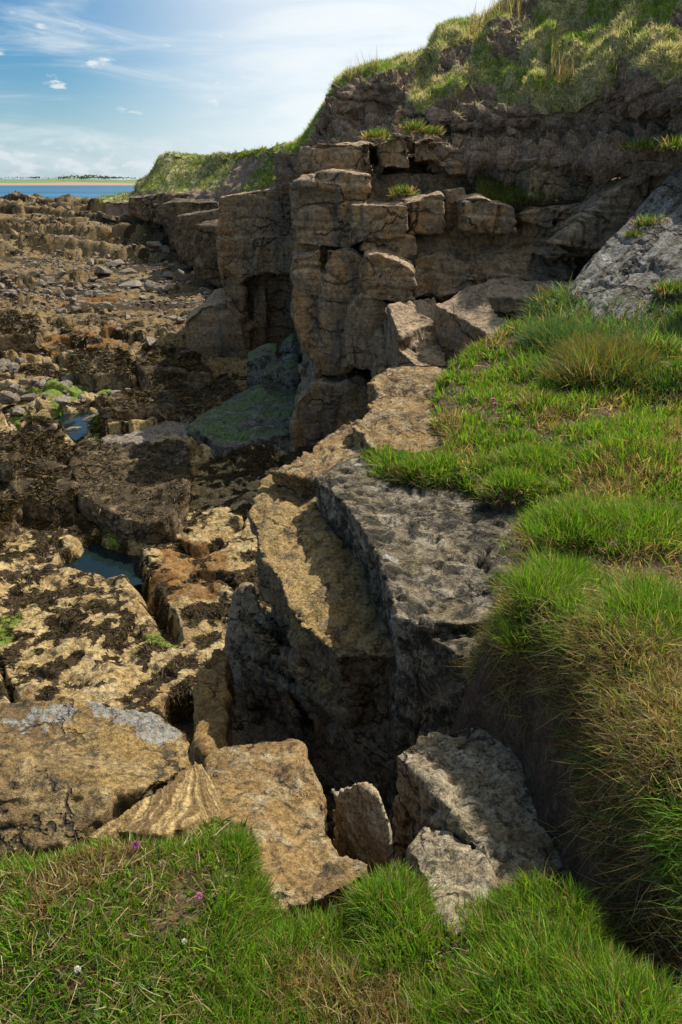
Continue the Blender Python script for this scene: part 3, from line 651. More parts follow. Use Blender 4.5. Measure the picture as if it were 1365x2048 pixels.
# near buttress: capping blocks, recess band, rounded columns, undercut foot
CL += [fb([(578, 388), (604, 352), (662, 340), (738, 346), (732, 392), (712, 432), (702, 494), (588, 492), (584, 430)], 12.25, 4, .01),
       fb([(706, 410), (760, 408), (816, 410), (813, 472), (776, 480), (735, 476), (704, 492)], 11.9, 3),
       fb([(584, 488), (735, 488), (760, 530), (740, 620), (590, 620)], 12.6, 4),
       fb([(582, 512), (640, 502), (652, 600), (650, 690), (640, 760), (612, 705), (590, 640)], 12.0, 3),
       fb([(655, 505), (705, 505), (735, 520), (720, 640), (700, 740), (652, 745), (645, 640)], 11.85, 3),
       fb([(700, 620), (730, 585), (775, 600), (800, 640), (796, 725), (768, 742), (690, 745)], 11.3, 3),
       fb([(600, 740), (780, 730), (780, 900), (600, 900)], 13.2, 3),
       fb([(590, 805), (625, 768), (742, 775), (760, 830), (690, 860), (640, 930), (612, 935), (592, 900)], 11.75, 2)]
# thin capping strata and square blocks under the earth
CL += [fb([(598, 348), (597, 300), (640, 288), (742, 285), (748, 345)], 13.6, 5), fb([(752, 288), (790, 266), (820, 270), (823, 332), (762, 336)], 13.1, 2),
       fb([(826, 282), (862, 276), (866, 318), (828, 322)], 13.3, 2), fb([(868, 286), (900, 282), (904, 330), (870, 326)], 13.4, 2),
       fb([(740, 345), (900, 350), (940, 325), (1220, 300), (1330, 330), (1280, 400), (1100, 425), (930, 392), (740, 402)], 13.7, 5),
       fb([(870, 322), (980, 298), (1095, 296), (1090, 322), (990, 345), (900, 352)], 13.25, 2)]
# blocky wall behind the terraces
CL += [fb([(814, 402), (884, 386), (889, 466), (820, 466)], 12.3, 3), fb([(892, 382), (926, 376), (936, 402), (930, 472), (893, 466)], 12.7, 3),
       fb([(931, 404), (960, 392), (1032, 416), (1034, 466), (1000, 472), (933, 463)], 11.8, 3), fb([(1038, 428), (1100, 412), (1224, 402), (1222, 436), (1110, 441), (1105, 456), (1040, 441)], 12.0, 3),
       fb([(815, 462, 12.9), (930, 466, 12.7), (1040, 462, 12.7), (1240, 436, 12.3), (1210, 520, 12.0), (1130, 582, 11.8), (960, 588, 11.9), (830, 600, 12.1)], 0, 3),
       fb([(940, 470, 12.6), (1060, 486, 12.4), (1190, 470, 12.2), (1140, 566, 11.6), (1020, 580, 11.6), (930, 560, 11.9)], 0, 2), fb([(830, 520, 12.3), (900, 500, 12.3), (960, 540, 12.0), (960, 590, 11.8), (830, 596, 12.0)], 0, 2),
       fb([(740, 470), (790, 466), (832, 475), (834, 520), (770, 512), (722, 500)], 12.0, 2),
       fb([(1090, 520), (1240, 372), (1365, 300), (1450, 280), (1450, 420), (1200, 520)], 11.2, 3)]
# body behind everything
CL += [box(-.4, 8, 14.2, 22, -5, -.25), box(3.0, 14, 12.2, 22, -5, .35), box(-2.9, 3, 21, 34, -5, -.6), box(.6, 9, 10.5, 15, -5, -2.2), box(1.0, 14, 14.6, 22, -1, 1.2)]
rock('cliff', CL, .028, M['cliff'], kind='structure', big=.05, bigs=.9, mid=.012, mids=.25, strata=.30, th=.52, sn=(.06, .10, 1), groove=.08, zs=(-1.9, -.7, .22), col=.17, cols_=.5, crack=.06, cracks=1.1, pits=.012, pitsz=.2, seed=21, fine=.008, fines=.08)
# terraces in front (things of their own)
rock('brown_rock', [fb([(720, 565), (735, 512), (756, 505), (800, 522), (832, 542), (832, 604), (765, 606), (728, 602)], 11.2, 2, dz=.1)], .03, M['cliff'],
     'brown layered rock block with a sunlit top on the main cliff', big=.07, bigs=.5, mid=.03, mids=.15, strata=.10, th=.16, groove=.05, seed=22)
rock('rock_terrace', [top_block([(765, 612, -1.72), (820, 598, -1.68), (872, 594, -1.70), (884, 640, -2.0), (900, 728, -2.36), (832, 732, -2.36), (796, 700, -2.2), (784, 650, -1.95)], 0, -4.8, (.1, .2), 1.0),
     top_block([(775, 610, -1.66), (860, 592, -1.64), (880, 640, -1.93), (800, 672, -1.98)], 0, -3.0)], .03, M['cliff'],
     'sunlit stepped pinkish rock terrace on the cliff above the grassy ledge', big=.06, bigs=.5, mid=.025, mids=.15, strata=.07, th=.2, crack=.05, cracks=.6, seed=23)
rock('wedge_rock', [top_block([(868, 606, -1.63), (930, 575, -1.45), (985, 556, -1.36), (1160, 562, -1.36), (1150, 590, -1.5), (965, 594, -1.53), (1000, 628, -1.68), (1065, 668, -1.81), (1030, 705, -1.97), (955, 655, -1.83)], 0, -4.8), box(1.9, 4.3, 8.9, 11.0, -4.8, -2.25)], .03, M['cliff'],
     'wedge-shaped rock with a sunlit rim and dark triangular hollow behind the long grass', big=.05, bigs=.5, mid=.02, mids=.15, strata=.05, th=.25, seed=24)
rock('lichen_slab', [fb([(1098, 640, 8.0), (1150, 560, 8.6), (1230, 460, 9.4), (1345, 345, 10.4), (1500, 260, 11.0), (1650, 500, 8.6), (1500, 690, 7.2), (1365, 668, 7.3), (1262, 640, 7.7), (1180, 652, 7.8)], 0, 2.2, 0, dz=-1.6),
     ([np.array(p) for p in ((4.3, 7.5, 1.2), (7, 7.0, 1.9), (7, 9.0, 2.4), (5.1, 9.0, 1.9))], [np.array(p) for p in ((4.2, 7.3, -3), (7, 6.6, -3), (7, 9.2, -3), (5.0, 9.2, -3))])], .028, M['slab'],  # second prism: unseen rock added out of frame to shade the long grass
     'huge tilted grey slab streaked with white lichen above the long grass', big=.05, bigs=.9, mid=.016, mids=.22, strata=.09, th=.22, sn=tuple(SLAX), hz=1, groove=.04, crack=.04, cracks=.9, pits=.012, pitsz=.12, seed=25, fine=.006, fines=.06)
# rocks at the foot of the cliff
rock('shore_buttress', [fb([(368, 645), (396, 612), (452, 606), (482, 640), (500, 740), (440, 745), (372, 735)], 19.0, 3)], .05, M['cliff'],
     'smooth grey rock buttress jutting from the foot of the far cliff', big=.14, bigs=.9, mid=.04, mids=.3, strata=.08, th=.5, seed=26)
def algae_extra(t, c, pos, geo):
    nz = t.add('ShaderNodeSeparateXYZ', {0: geo.outputs['Normal']}).outputs[2]
    k = t.math('MULTIPLY', t.ramp(nz, .3, .8), t.ramp(t.noise(pos, 2.2, 8, .72, .4), .42, .60))
    return t.mix(t.math('MULTIPLY', k, .9), c, t.mix(t.noise(pos, 25, 5, .7), (.05, .085, .025), (.17, .25, .07)))
M['algae'] = rockmat('algae_rock', ((.18, .16, .13), (.11, .10, .08), (.27, .255, .215)), .9, dark=(.03, .03, .025), dark_amt=.6, bump=.8, extra=algae_extra)
rock('algae_rock', [top_block([(380, 850, -4.25), (400, 815, -4.15), (480, 785, -4.0), (560, 768, -3.9), (640, 775, -3.85), (640, 850, -4.0), (520, 880, -4.25), (440, 895, -4.35)], 0, -5.2, (0, 0), 1.1)], .035, M['algae'],
     'low grey rock coated with green algae in the shade under the cliff', big=.12, bigs=.9, mid=.04, mids=.25, strata=.08, th=.2, seed=27)
for k, (pts, Y, lab) in enumerate((([(490, 725), (520, 708), (555, 705), (566, 745), (545, 785), (495, 782)], 14.8, 'smooth dark boulder leftmost of three at the foot of the near cliff'),
                                   ([(522, 745), (560, 728), (598, 735), (600, 775), (560, 788), (525, 785)], 14.2, 'bluish boulder rightmost of three at the foot of the near cliff'),
                                   ([(552, 705), (585, 688), (612, 700), (612, 745), (560, 742)], 15.3, 'upper grey boulder propped against the foot of the near cliff'))):
    rock('shore_boulder', [fb(pts, Y, .9, .02, dz=.1, taper=.8)], .03, M['algae'], lab, 'boulder', group='boulders at the foot of the cliff', big=.09, bigs=.6, mid=.02, mids=.2, seed=28 + k)
# seaweed-topped blocks on the shore
for k, (pts, z, lab) in enumerate((
        ([(140, 905, -4.1), (180, 888, -4.1), (370, 880, -4.1), (378, 900, -4.1), (372, 985, -4.12), (345, 1030, -4.15), (290, 1050, -4.2), (240, 1035, -4.2), (150, 985, -4.15)], -4.1, 'broad flat block of shore rock covered with brown seaweed beside the pool'),
        ([(196, 810, -4.0), (225, 782, -3.95), (330, 770, -3.95), (450, 755, -3.95), (500, 790, -4.1), (420, 812, -4.1), (390, 822, -4.1), (330, 815, -4.1), (215, 822, -4.1)], -4.0, 'long brown rock step with a sunlit front face below the cliff shadow'),
        ([(200, 870, -4.35), (300, 840, -4.35), (380, 836, -4.3), (380, 880, -4.4), (240, 890, -4.42), (190, 884, -4.42)], -4.3, 'low tan rock tongue streaked with seaweed behind the broad block'),
        ([(20, 940, -4.1), (80, 915, -4.1), (140, 930, -4.15), (150, 985, -4.2), (100, 1010, -4.25), (30, 990, -4.2)], -4.1, 'tan boulder with weedy top left of the broad seaweed block'),
        ([(0, 870, -4.0), (60, 848, -4.0), (125, 856, -4.05), (135, 905, -4.15), (60, 930, -4.15), (-10, 920, -4.1)], -4.0, 'rounded dark weedy boulder in front of the small tide pool'),
        ([(-60, 1010, -4.1), (10, 985, -4.1), (40, 1020, -4.2), (-10, 1050, -4.2), (-80, 1050, -4.2)], -4.1, 'tan boulder cut by the left edge above the barnacled slab'),
        ([(150, 700, -3.95), (200, 690, -3.9), (255, 702, -3.95), (258, 745, -4.1), (190, 750, -4.1), (140, 735, -4.1)], -3.9, 'weedy rock hummock with green algae at its foot on the shore'),
        ([(270, 720, -3.9), (330, 690, -3.85), (400, 700, -3.9), (420, 750, -4.05), (300, 765, -4.1)], -3.9, 'brown seaweed mound at the edge of the cliff shadow'),
        ([(-40, 640, -3.75), (20, 622, -3.7), (75, 630, -3.75), (70, 665, -3.85), (0, 672, -3.9), (-50, 665, -3.85)], -3.7, 'dark rock step at the left edge of the bouldery shore'))):
    rock('shore_rock', [top_block(pts, z, -5.2, (0, 0), 1.04)], .035 if k < 6 else .05, M['weedrock'] if k not in (2,) else M['stone'], lab, 'rock', big=.10, bigs=.7, mid=.035, mids=.2, strata=.05, th=.2, pits=.03, pitsz=.12, seed=40 + k, crack=.03, cracks=.6)

# ------------------------------------------------------------------ hill above the cliff
cols = [  # px, silhouette (py, Y), grass foot (py, Y), scarp foot (py, Y)
    (560, 308, 22.0, 318, 20.0, 345, 19.6), (600, 288, 18.5, 298, 17.2, 345, 16.8), (650, 212, 17.2, 250, 16.4, 300, 15.6), (690, 156, 16.6, 196, 15.8, 300, 15.0), (760, 134, 16.6, 158, 15.6, 290, 14.4),
    (830, 121, 16.8, 195, 14.6, 292, 13.9), (868, 112, 16.6, 232, 14.2, 295, 13.7), (882, 66, 16.2, 238, 14.0, 298, 13.5), (950, 46, 16.4, 240, 13.7, 312, 13.2), (1000, 22, 16.2, 232, 13.4, 320, 12.9), (1060, -12, 16.0, 225, 13.0, 318, 12.5),
    (1130, -62, 15.8, 212, 12.6, 316, 12.1), (1220, -140, 15.5, 176, 12.0, 318, 11.6), (1300, -200, 15.2, 172, 11.4, 322, 11.0), (1380, -260, 15.0, 190, 10.8, 335, 10.4), (1520, -380, 14.5, 210, 10.0, 350, 9.6)]
rows = [[W(c[0], c[1], Y=c[2]) + np.array((0, 9, -1.0)) for c in cols], [W(c[0], c[1], Y=c[2]) + np.array((0, 1.0, .05)) for c in cols], [W(c[0], c[1], Y=c[2]) for c in cols]]
for f in (.33, .66): rows.append([W(c[0], c[1] + (c[3] - c[1]) * f, Y=c[2] + (c[4] - c[2]) * f) for c in cols])
rows.append([W(c[0], c[3], Y=c[4]) for c in cols])
rows.append([W(c[0], c[3] + (c[5] - c[3]) * .45, Y=c[4] + .25 + (c[6] - c[4]) * .25) for c in cols])
rows.append([W(c[0], c[5], Y=c[6]) for c in cols])
rows.append([W(c[0], c[5] + 40, Y=c[6] + .4) for c in cols])
G = sheet(rows, 420, 380); Nn = gridnormals(G)
tv = np.linspace(0, len(rows) - 1, 381)[:, None] + np.zeros((1, 421))
q = G.reshape(-1, 3)
if Nn.reshape(-1, 3)[:, 2].mean() < 0: Nn = -Nn
lump = (.20 * fbm(q / 1.3, 3, 91) + .28 * np.abs(fbm(q / .9, 2, 94)) + .13 * fbm(q / .40, 3, 92) + .05 * fbm(q / .15, 2, 93)) * (.35 + .65 * sstep(2.0, 2.6, tv.ravel()))
hx_, hy_, _ = PX(q); hx_ = hx_ + 25 * fbm(q / .8, 3, 99)
scar = np.maximum(poly_sd(hx_, hy_, [(610, 330), (640, 250), (665, 190), (700, 165), (770, 148), (835, 150), (815, 200), (790, 235), (790, 300)]) / 12, poly_sd(hx_, hy_, [(872, 118), (884, 84), (930, 88), (975, 80), (965, 110), (930, 150), (880, 160)]) / 12)
soil = sstep(4.75, 5.1, tv.ravel() + .8 * fbm(q / .9, 4, 95)); soil = np.maximum(soil, .85 * sstep(.32, .50, fbm(q / 1.1, 4, 127) - .12 * (tv.ravel() < 3)))
soil = np.maximum(soil, sstep(-.3, .5, scar) * (tv.ravel() > 2.05))
D = lump * (1 - .35 * soil) * sstep(8, 7.3, tv.ravel())
D = D + soil * sstep(2.0, 2.6, tv.ravel()) * (.16 * np.abs(fbm(q / .5, 4, 121)) - .10 * np.exp(-(pn(q / np.array((1.2, 1.2, .22)), 123) / .12) ** 2) + .12 * (pn(q / .22, 125) > .28) - .05)
step = Nn.reshape(-1, 3) * D[:, None]
HV = q + step
def hill_extra(t, c, pos, geo):
    a = t.add('ShaderNodeAttribute', attribute_name='soil').outputs['Fac']
    n = t.noise(pos, 3, 6, .7)
    g = t.mix(t.ramp(n, .4, .6), (.24, .25, .08), (.44, .38, .21))
    return t.mix(t.ramp(a, .35, .65), g, c)
M['hill'] = rockmat('hill_earth', ((.27, .185, .125), (.19, .13, .085), (.36, .26, .19)), 1.1, bands=(.12, .08, .052, .35), dark=(.05, .034, .028), dark_amt=.15, bump=1.0, extra=hill_extra)
me = mkmesh('hillside', HV, gridfaces(380, 420), M['hill'], True, attrs={'soil': soil})
HILL = tag(link('hillside', me), kind='structure')

# headland beyond
hc = [(205, 396, 66, 398, 62), (258, 388, 64, 394, 60), (290, 350, 63, 391, 56), (322, 314, 62, 390, 53), (345, 308, 61, 390, 51), (400, 312, 57, 388, 48), (440, 310, 53, 386, 44), (480, 307, 48, 378, 40), (540, 302, 40, 382, 32), (600, 298, 32, 380, 25), (680, 296, 28, 380, 23)]
rows = [[W(c[0], c[1], Y=c[2]) + np.array((2, 18, -.4)) for c in hc], [W(c[0], c[1], Y=c[2]) + np.array((0, 2, .05)) for c in hc], [W(c[0], c[1], Y=c[2]) for c in hc]]
for f in (.3, .65, 1): rows.append([W(c[0], c[1] + (c[3] - c[1]) * f, Y=c[2] + (c[4] - c[2]) * f) for c in hc])
rows.append([W(c[0], c[3] + 30, Y=c[4] - .5) for c in hc])
G2 = sheet(rows, 260, 200); N2 = gridnormals(G2)
if N2.reshape(-1, 3)[:, 2].mean() < 0: N2 = -N2
q = G2.reshape(-1, 3); tv2 = (np.linspace(0, len(rows) - 1, 201)[:, None] + np.zeros((1, 261))).ravel()
x2, y2, _ = PX(q)
soil2 = np.clip(sstep(40, 15, np.abs(x2 - 470 + (y2 - 345) * .8)) * sstep(2.1, 2.35, tv2) + sstep(4.5, 4.8, tv2 + .5 * fbm(q / 3, 3, 3)), 0, 1)
H2 = q + N2.reshape(-1, 3) * (((.45 * fbm(q / 4.2, 3, 97) - .25) + .22 * fbm(q / 1.2, 3, 98)) * sstep(0, 2, tv2))[:, None]
me = mkmesh('headland', H2, gridfaces(200, 260), M['hill'], True, attrs={'soil': soil2})
HEAD = tag(link('headland', me), kind='structure')
# strata at the foot of the headland
rock('headland_rock', [fb([(255, 394), (345, 388), (440, 384), (440, 480), (345, 450), (255, 428)], 50, 14, .006), fb([(300, 408), (345, 402), (440, 400), (440, 540), (345, 500)], 43, 9, .01),
     fb([(345, 428), (450, 420), (450, 560), (350, 530)], 37, 7, .01), fb([(392, 456), (450, 446), (450, 580), (385, 560)], 32, 6, .01)],
     .11, M['far'], kind='structure', big=.25, bigs=3, mid=.1, mids=.8, strata=.14, th=1.3, groove=.05, crack=.10, cracks=2.5, sn=(.08, .1, 1), seed=33)
# ------------------------------------------------------------------ turf, tall grass and dry hanging grass on the ground sheet (uncountable)
def ground_dens(c, n):
    x, y, d = PX(c); v = inview(c, 90, 90)
    up = sstep(.30, .55, n[:, 2])
    return v * up / (d ** 1.75) * (.30 + .70 * sstep(-.55, -.15, fbm(p2(c[:, 0], c[:, 1]) / .22, 3, 207))) * (.25 + .75 * sstep(-.30, .0, fbm(p2(c[:, 0], c[:, 1]) / .38, 3, 209)) + .6 * (c[:, 1] < 1.7))
gpts, gn = sample(GROUND.data, 170000, ground_dens)
sdg = np.maximum(poly_sd(gpts[:, 0], gpts[:, 1], FG), poly_sd(gpts[:, 0], gpts[:, 1], PR))
keep = sdg > -.025; gpts, gn, sdg = gpts[keep], gn[keep], sdg[keep]
n = len(gpts); dist = np.linalg.norm(gpts, axis=1); gq = p2(gpts[:, 0], gpts[:, 1])
pxx, pyy, _ = PX(gpts)
fgm = (poly_sd(gpts[:, 0], gpts[:, 1], FG) > -.05) & (gpts[:, 0] < .60) & (gpts[:, 1] < 1.62)
patch = fbm(gq / .45, 4, 201); patch2 = fbm(gq / .16, 3, 203)
tall = sstep(5.4, 6.4, gpts[:, 1] + .5 * patch) * sstep(1.5, 2.3, gpts[:, 0])
bank = (~fgm) & (gpts[:, 0] < 1.5) & (gpts[:, 1] < 2.6)
dry = sstep(.12, .5, patch + .35 * patch2 + .36 * bank + .10 * (gpts[:, 1] < 3) - .02 * fgm)
L = np.where(fgm, RNG.uniform(.018, .046, n) * (1 + .5 * np.clip(patch2, -.6, 1)), RNG.uniform(.035, .10, n) * np.clip(1 + .8 * fbm(gq / .38, 3, 209), .45, 1.7) * np.clip(.55 + .12 * dist, .6, 1.2))
fr_ = fgm & (gpts[:, 0] > -.28 + .1 * patch2) & (pyy > 1780); L = np.where(fr_, RNG.uniform(.03, .085, n), L)
L = np.where(bank, RNG.uniform(.03, .09, n), L); L = L + tall * RNG.uniform(.03, .20, n)
isdry = RNG.random(n) < (.16 + .70 * dry)
col = np.where(isdry[:, None], pick_cols(n, [STRAW, BROWN, (.25, .19, .07)], [3, 3, 2]), pick_cols(n, [GREEN, LIME, DEEP, OLIVE], [4, 4, 1.3, 2]))
tl = tall[:, None] * (RNG.random((n, 1)) < .75)
col = col * (1 - tl) + tl * pick_cols(n, [TEAL, (.045, .13, .035), (.19, .15, .05), OLIVE], [5, 3, 1.2, 2])
Wd = np.clip(dist * .0017, .0034, .013) * RNG.uniform(.4, 1.7, n)
dirs = gn * .55 + np.array((0, 0, .7)) + RNG.normal(size=(n, 3)) * np.where(isdry, .75, .42)[:, None]
dirs[:, 0] -= bank * .0; dirs[:, 2] = np.where(dirs[:, 2] < .08, .08, dirs[:, 2])
bend = RNG.uniform(.05, .55, n) + tall * .25 + bank * .3
grass_obj('grass', [blade_arrays(gpts, dirs, L, Wd, bend, col, 3)], M['grass'], 'green turf mixed with dry straw covering the clifftop ground')
dp, dn = sample(GROUND.data, 9000, ground_dens); n = len(dp); dn = dn * .25 + RNG.normal(size=(n, 3)); dn[:, 2] = np.abs(dn[:, 2]) * .25 + .05
grass_obj('dead_stems', [blade_arrays(dp + (0, 0, .02), dn, RNG.uniform(.04, .13, n) * np.where(dp[:, 1] < 1.6, .6, 1.2), np.clip(np.linalg.norm(dp, axis=1) * .0011, .002, .008), RNG.uniform(.1, .8, n), pick_cols(n, [STRAW, (.55, .45, .26), BROWN], [3, 2, 2]), 4)], M['grass'], 'dead straw stems lying in the clifftop turf')
bp_, bn = sample(GROUND.data, 5200, lambda c, n: ground_dens(c, n) * sstep(.0, .3, fbm(p2(c[:, 0], c[:, 1]) / .2, 2, 215))); n = len(bp_)
bdir = bn * .45 + RNG.normal(size=(n, 3)) * .8; bdir[:, 2] = np.abs(bdir[:, 2]) * .6 + .1; bd_ = np.linalg.norm(bp_, axis=1)
grass_obj('broad_leaves', [blade_arrays(bp_ + (0, 0, .012), bdir, RNG.uniform(.015, .035, n) * np.clip(bd_ / 2.5, 1, 1.6), RNG.uniform(.007, .013, n) * np.clip(bd_ / 2.5, 1, 1.6), RNG.uniform(.1, .7, n), pick_cols(n, [(.07, .17, .03), (.11, .22, .04), (.15, .20, .05)], [2, 2, 1]), 3)], M['grass'], 'small broad leaves of low plants growing through the turf')
# dry grass hanging over the edge of the bank into the cleft
hp, hn = sample(GROUND.data, 9500, lambda c, n: inview(c, 90, 90) * (poly_sd(c[:, 0], c[:, 1], PR) > -.05 + .09 * pn(c / .16, 77)) * (poly_sd(c[:, 0], c[:, 1], PR) < .10) * (c[:, 0] < 1.6) * (c[:, 1] < 3.4) * (c[:, 2] > -2.3) * (c[:, 0] > .5))
n = len(hp); dirs = hn * .7 + RNG.normal(size=(n, 3)) * .55 + np.array((-.05, 0, -.1))
dryc = RNG.random(n) < .8
col = np.where(dryc[:, None], pick_cols(n, [STRAW, BROWN, (.12, .075, .035)], [3, 3, 3]), pick_cols(n, [GREEN, DEEP, OLIVE], [2, 3, 2]))
grass_obj('hanging_grass', [blade_arrays(hp, dirs, RNG.uniform(.03, .10, n), RNG.uniform(.0018, .0034, n), RNG.uniform(.3, 1.3, n), col, 4)], M['grass'], 'tangled dry grass hanging over the bank above the dark cleft')

# ------------------------------------------------------------------ cushions and tufts (things)
def tuft(name, c, r, h, nb, Lr, wd, pal, w, label, cat='grass tuft', group=None, sq=1.0, nrm=(0, 0, 1), drybase=.12, spread=1.0):
    c = np.asarray(c, float); th = RNG.uniform(0, 2 * math.pi, nb); u = np.sqrt(RNG.random(nb)) * (1 + .12 * RNG.normal(size=nb)).clip(.5, 1.25)
    lob = 1 + .22 * np.sin(th * 3 + c[0] * 9) + .12 * np.sin(th * 5 + c[1] * 7)
    X_ = np.cos(th) * u * r * lob; Y_ = np.sin(th) * u * r * sq * lob
    pts = c + np.stack([X_, Y_, h * np.sqrt(np.clip(1 - u ** 2, 0, 1)) * (1 + .25 * pn(np.stack([X_, Y_, X_ * 0], 1) / (r * .5), 7)) - .02], 1)
    dirs = np.stack([np.cos(th) * u * spread, np.sin(th) * u * spread, 1.0 - .45 * u], 1) + np.array(nrm) * .3 + RNG.normal(size=(nb, 3)) * .40
    col = pick_cols(nb, pal, w); low = (u > .82) & (RNG.random(nb) < drybase * 4); col[low] = pick_cols(int(low.sum()), [BROWN, STRAW], [2, 1])
    return grass_obj(name, [blade_arrays(pts, dirs, RNG.uniform(*Lr, nb), wd * RNG.uniform(.5, 1.6, nb), RNG.uniform(.0, .6, nb), col, 3)], M['grass'], label, 'thing', cat, group)
BR = ([GREEN, LIME, (.07, .18, .018), OLIVE, STRAW], [4, 4, 2.5, 1.5, .9])
def at_ground(px, py, z0=-1.72):
    p = W(px, py, z=z0)
    for _ in range(6): p = W(px, py, z=float(gz(p[0], p[1])[0]) + .0)
    return p
CU = [(790, 945, .17, .07, 'bright green grass cushion overhanging the far edge of the lichen block'), (868, 950, .20, .07, 'green grass cushion at the head of the lichen block, right of a similar one'),
      (1025, 985, .16, .10, 'tall green cushion with dark base beside two dried flower heads'), (1160, 1075, .29, .11, 'largest green cushion on the promontory, right of the pale lichen spots'),
      (1080, 930, .26, .08, 'green cushion behind the largest cushion on the promontory'),
      (1085, 1200, .14, .07, 'green cushion growing over the near right corner of the lichen block'), (1120, 1175, .16, .08, 'green cushion with broad blades on the brow of the bank'),
      (1040, 1285, .06, .03, 'small green tuft on the shaded side of the shelf block'), (850, 825, .22, .06, 'green cushion on the back of the grassy ledge'),
      (1330, 1250, .22, .06, 'dark green clump at the right edge of the photo on the bank'), (1320, 1060, .28, .05, 'green grass clump at right edge beyond the pink flower')]
for px, py, r, h, lab in CU:
    c = at_ground(px, py); d = np.linalg.norm(c)
    tuft('grass_cushion', c, r, h, int(2600 * (r / .2)), (.05, .12), max(.0028, d * .0010), BR[0], BR[1], lab, 'grass cushion', 'thrift and grass cushions on the promontory', sq=.85)
for px, py, r, h, nb, Lr, lab in ((765, 1830, .07, .045, 1700, (.04, .08), 'upright green tuft between the tan slab and the pale boulder'),
                           (1090, 1985, .13, .03, 1000, (.05, .11), 'long-bladed grass tuft in front of the shaded boulder'),
                           (620, 1830, .10, .03, 1300, (.04, .09), 'low green tuft at the foot of the tan slab'),
                           (465, 1705, .06, .02, 900, (.03, .06), 'green tuft against the folded striped rock')):
    c = at_ground(px, py, -1.64)
    tuft('grass_tuft', c, r, h, nb, Lr, .0030, BR[0], BR[1], lab, sq=.8, drybase=.05)
# tall tussocks at the back of the promontory
for px, py, r, Lr, pal, lab in ((1120, 695, .32, (.12, .26), [TEAL, (.05, .14, .04), OLIVE], 'tall teal-green tussock at the foot of the tilted slab'),
                              (1230, 740, .5, (.15, .30), [(.20, .14, .035), OLIVE, TEAL], 'tall olive-brown tussock in front of the tilted slab'),
                              (1340, 780, .45, (.15, .30), [TEAL, DEEP, OLIVE], 'dark green tussock at right edge below the tilted slab')):
    tuft('tussock', at_ground(px, py, -1.5), r, .10, 4200, Lr, .006, pal, [3, 3, 2], lab, 'tussock', 'tall tussocks at the back of the promontory', drybase=.03)
# tufts on cliff and slab
for px, py, Y, r, L0, lab in ((1305, 452, 9.45, .16, .16, 'green tuft growing in a crack high on the tilted slab'), (1268, 474, 9.3, .08, .09, 'tiny green tuft left of the bigger one on the tilted slab'), (1345, 585, 8.05, .16, .16, 'bright green tuft at right edge of the tilted slab'),
                        (806, 388, 12.2, .14, .16, 'small bright tuft on the sunlit cliff terrace'), (1068, 405, 12.3, .16, .22, 'green tuft in the shade on a cliff ledge'), (757, 276, 13.0, .16, .16, 'green tuft on top of the square cliff block'),
                        (828, 262, 13.2, .14, .2, 'green tuft behind the square cliff blocks'), (862, 268, 13.2, .13, .16, 'rightmost green tuft behind the square cliff blocks'), (1290, 300, 10.9, .22, .2, 'grassy clump on the dark rock above the tilted slab'), (1360, 300, 10.3, .2, .22, 'green clump cut by the right edge above the tilted slab')):
    tuft('grass_tuft', W(px, py, Y=Y), r * 1.25, .05, int(220 + 1300 * r), (L0 * .25, L0 * 1.1), .014 if L0 > .12 else .011, [GREEN, DEEP, OLIVE, STRAW], [3, 3, 2, 1.2], lab, 'grass tuft', 'tufts growing on the cliff', drybase=.2, sq=.6, spread=.6)
# shaded grassy ledge on the cliff
lx = RNG.uniform(955, 1160, 9000); ly = 352 + RNG.random(9000) * 58 - (lx - 955) * .03
lp = np.array([W(a, b, Y=12.15 + (408 - b) * .022) for a, b in zip(lx, ly)])
bm = bmesh.new(); prism(bm, [W(950, 348, Y=13.4), W(1165, 340, Y=13.4), W(1160, 405, Y=12.1), W(960, 412, Y=12.2)], [W(950, 348, Y=13.5) - (0, 0, .6), W(1165, 340, Y=13.5) - (0, 0, .6), W(1160, 405, Y=12.4) - (0, 0, .3), W(960, 412, Y=12.5) - (0, 0, .3)])
bmesh.ops.recalc_face_normals(bm, faces=bm.faces); mm = bpy.data.meshes.new('earth_ledge'); bm.to_mesh(mm); bm.free(); mm.materials.append(M['earth']); tag(link('earth_ledge', mm), kind='structure')
grass_obj('ledge_grass', [blade_arrays(lp, RNG.normal(size=(9000, 3)) * .5 + (0, -.5, .6), RNG.uniform(.08, .22, 9000), np.full(9000, .013), RNG.uniform(.1, .6, 9000), pick_cols(9000, [DEEP, OLIVE, BROWN, (.06, .08, .03)], [2, 2, 2, 3]))], M['grass'], 'dull green grass on the shaded earth ledge of the cliff')

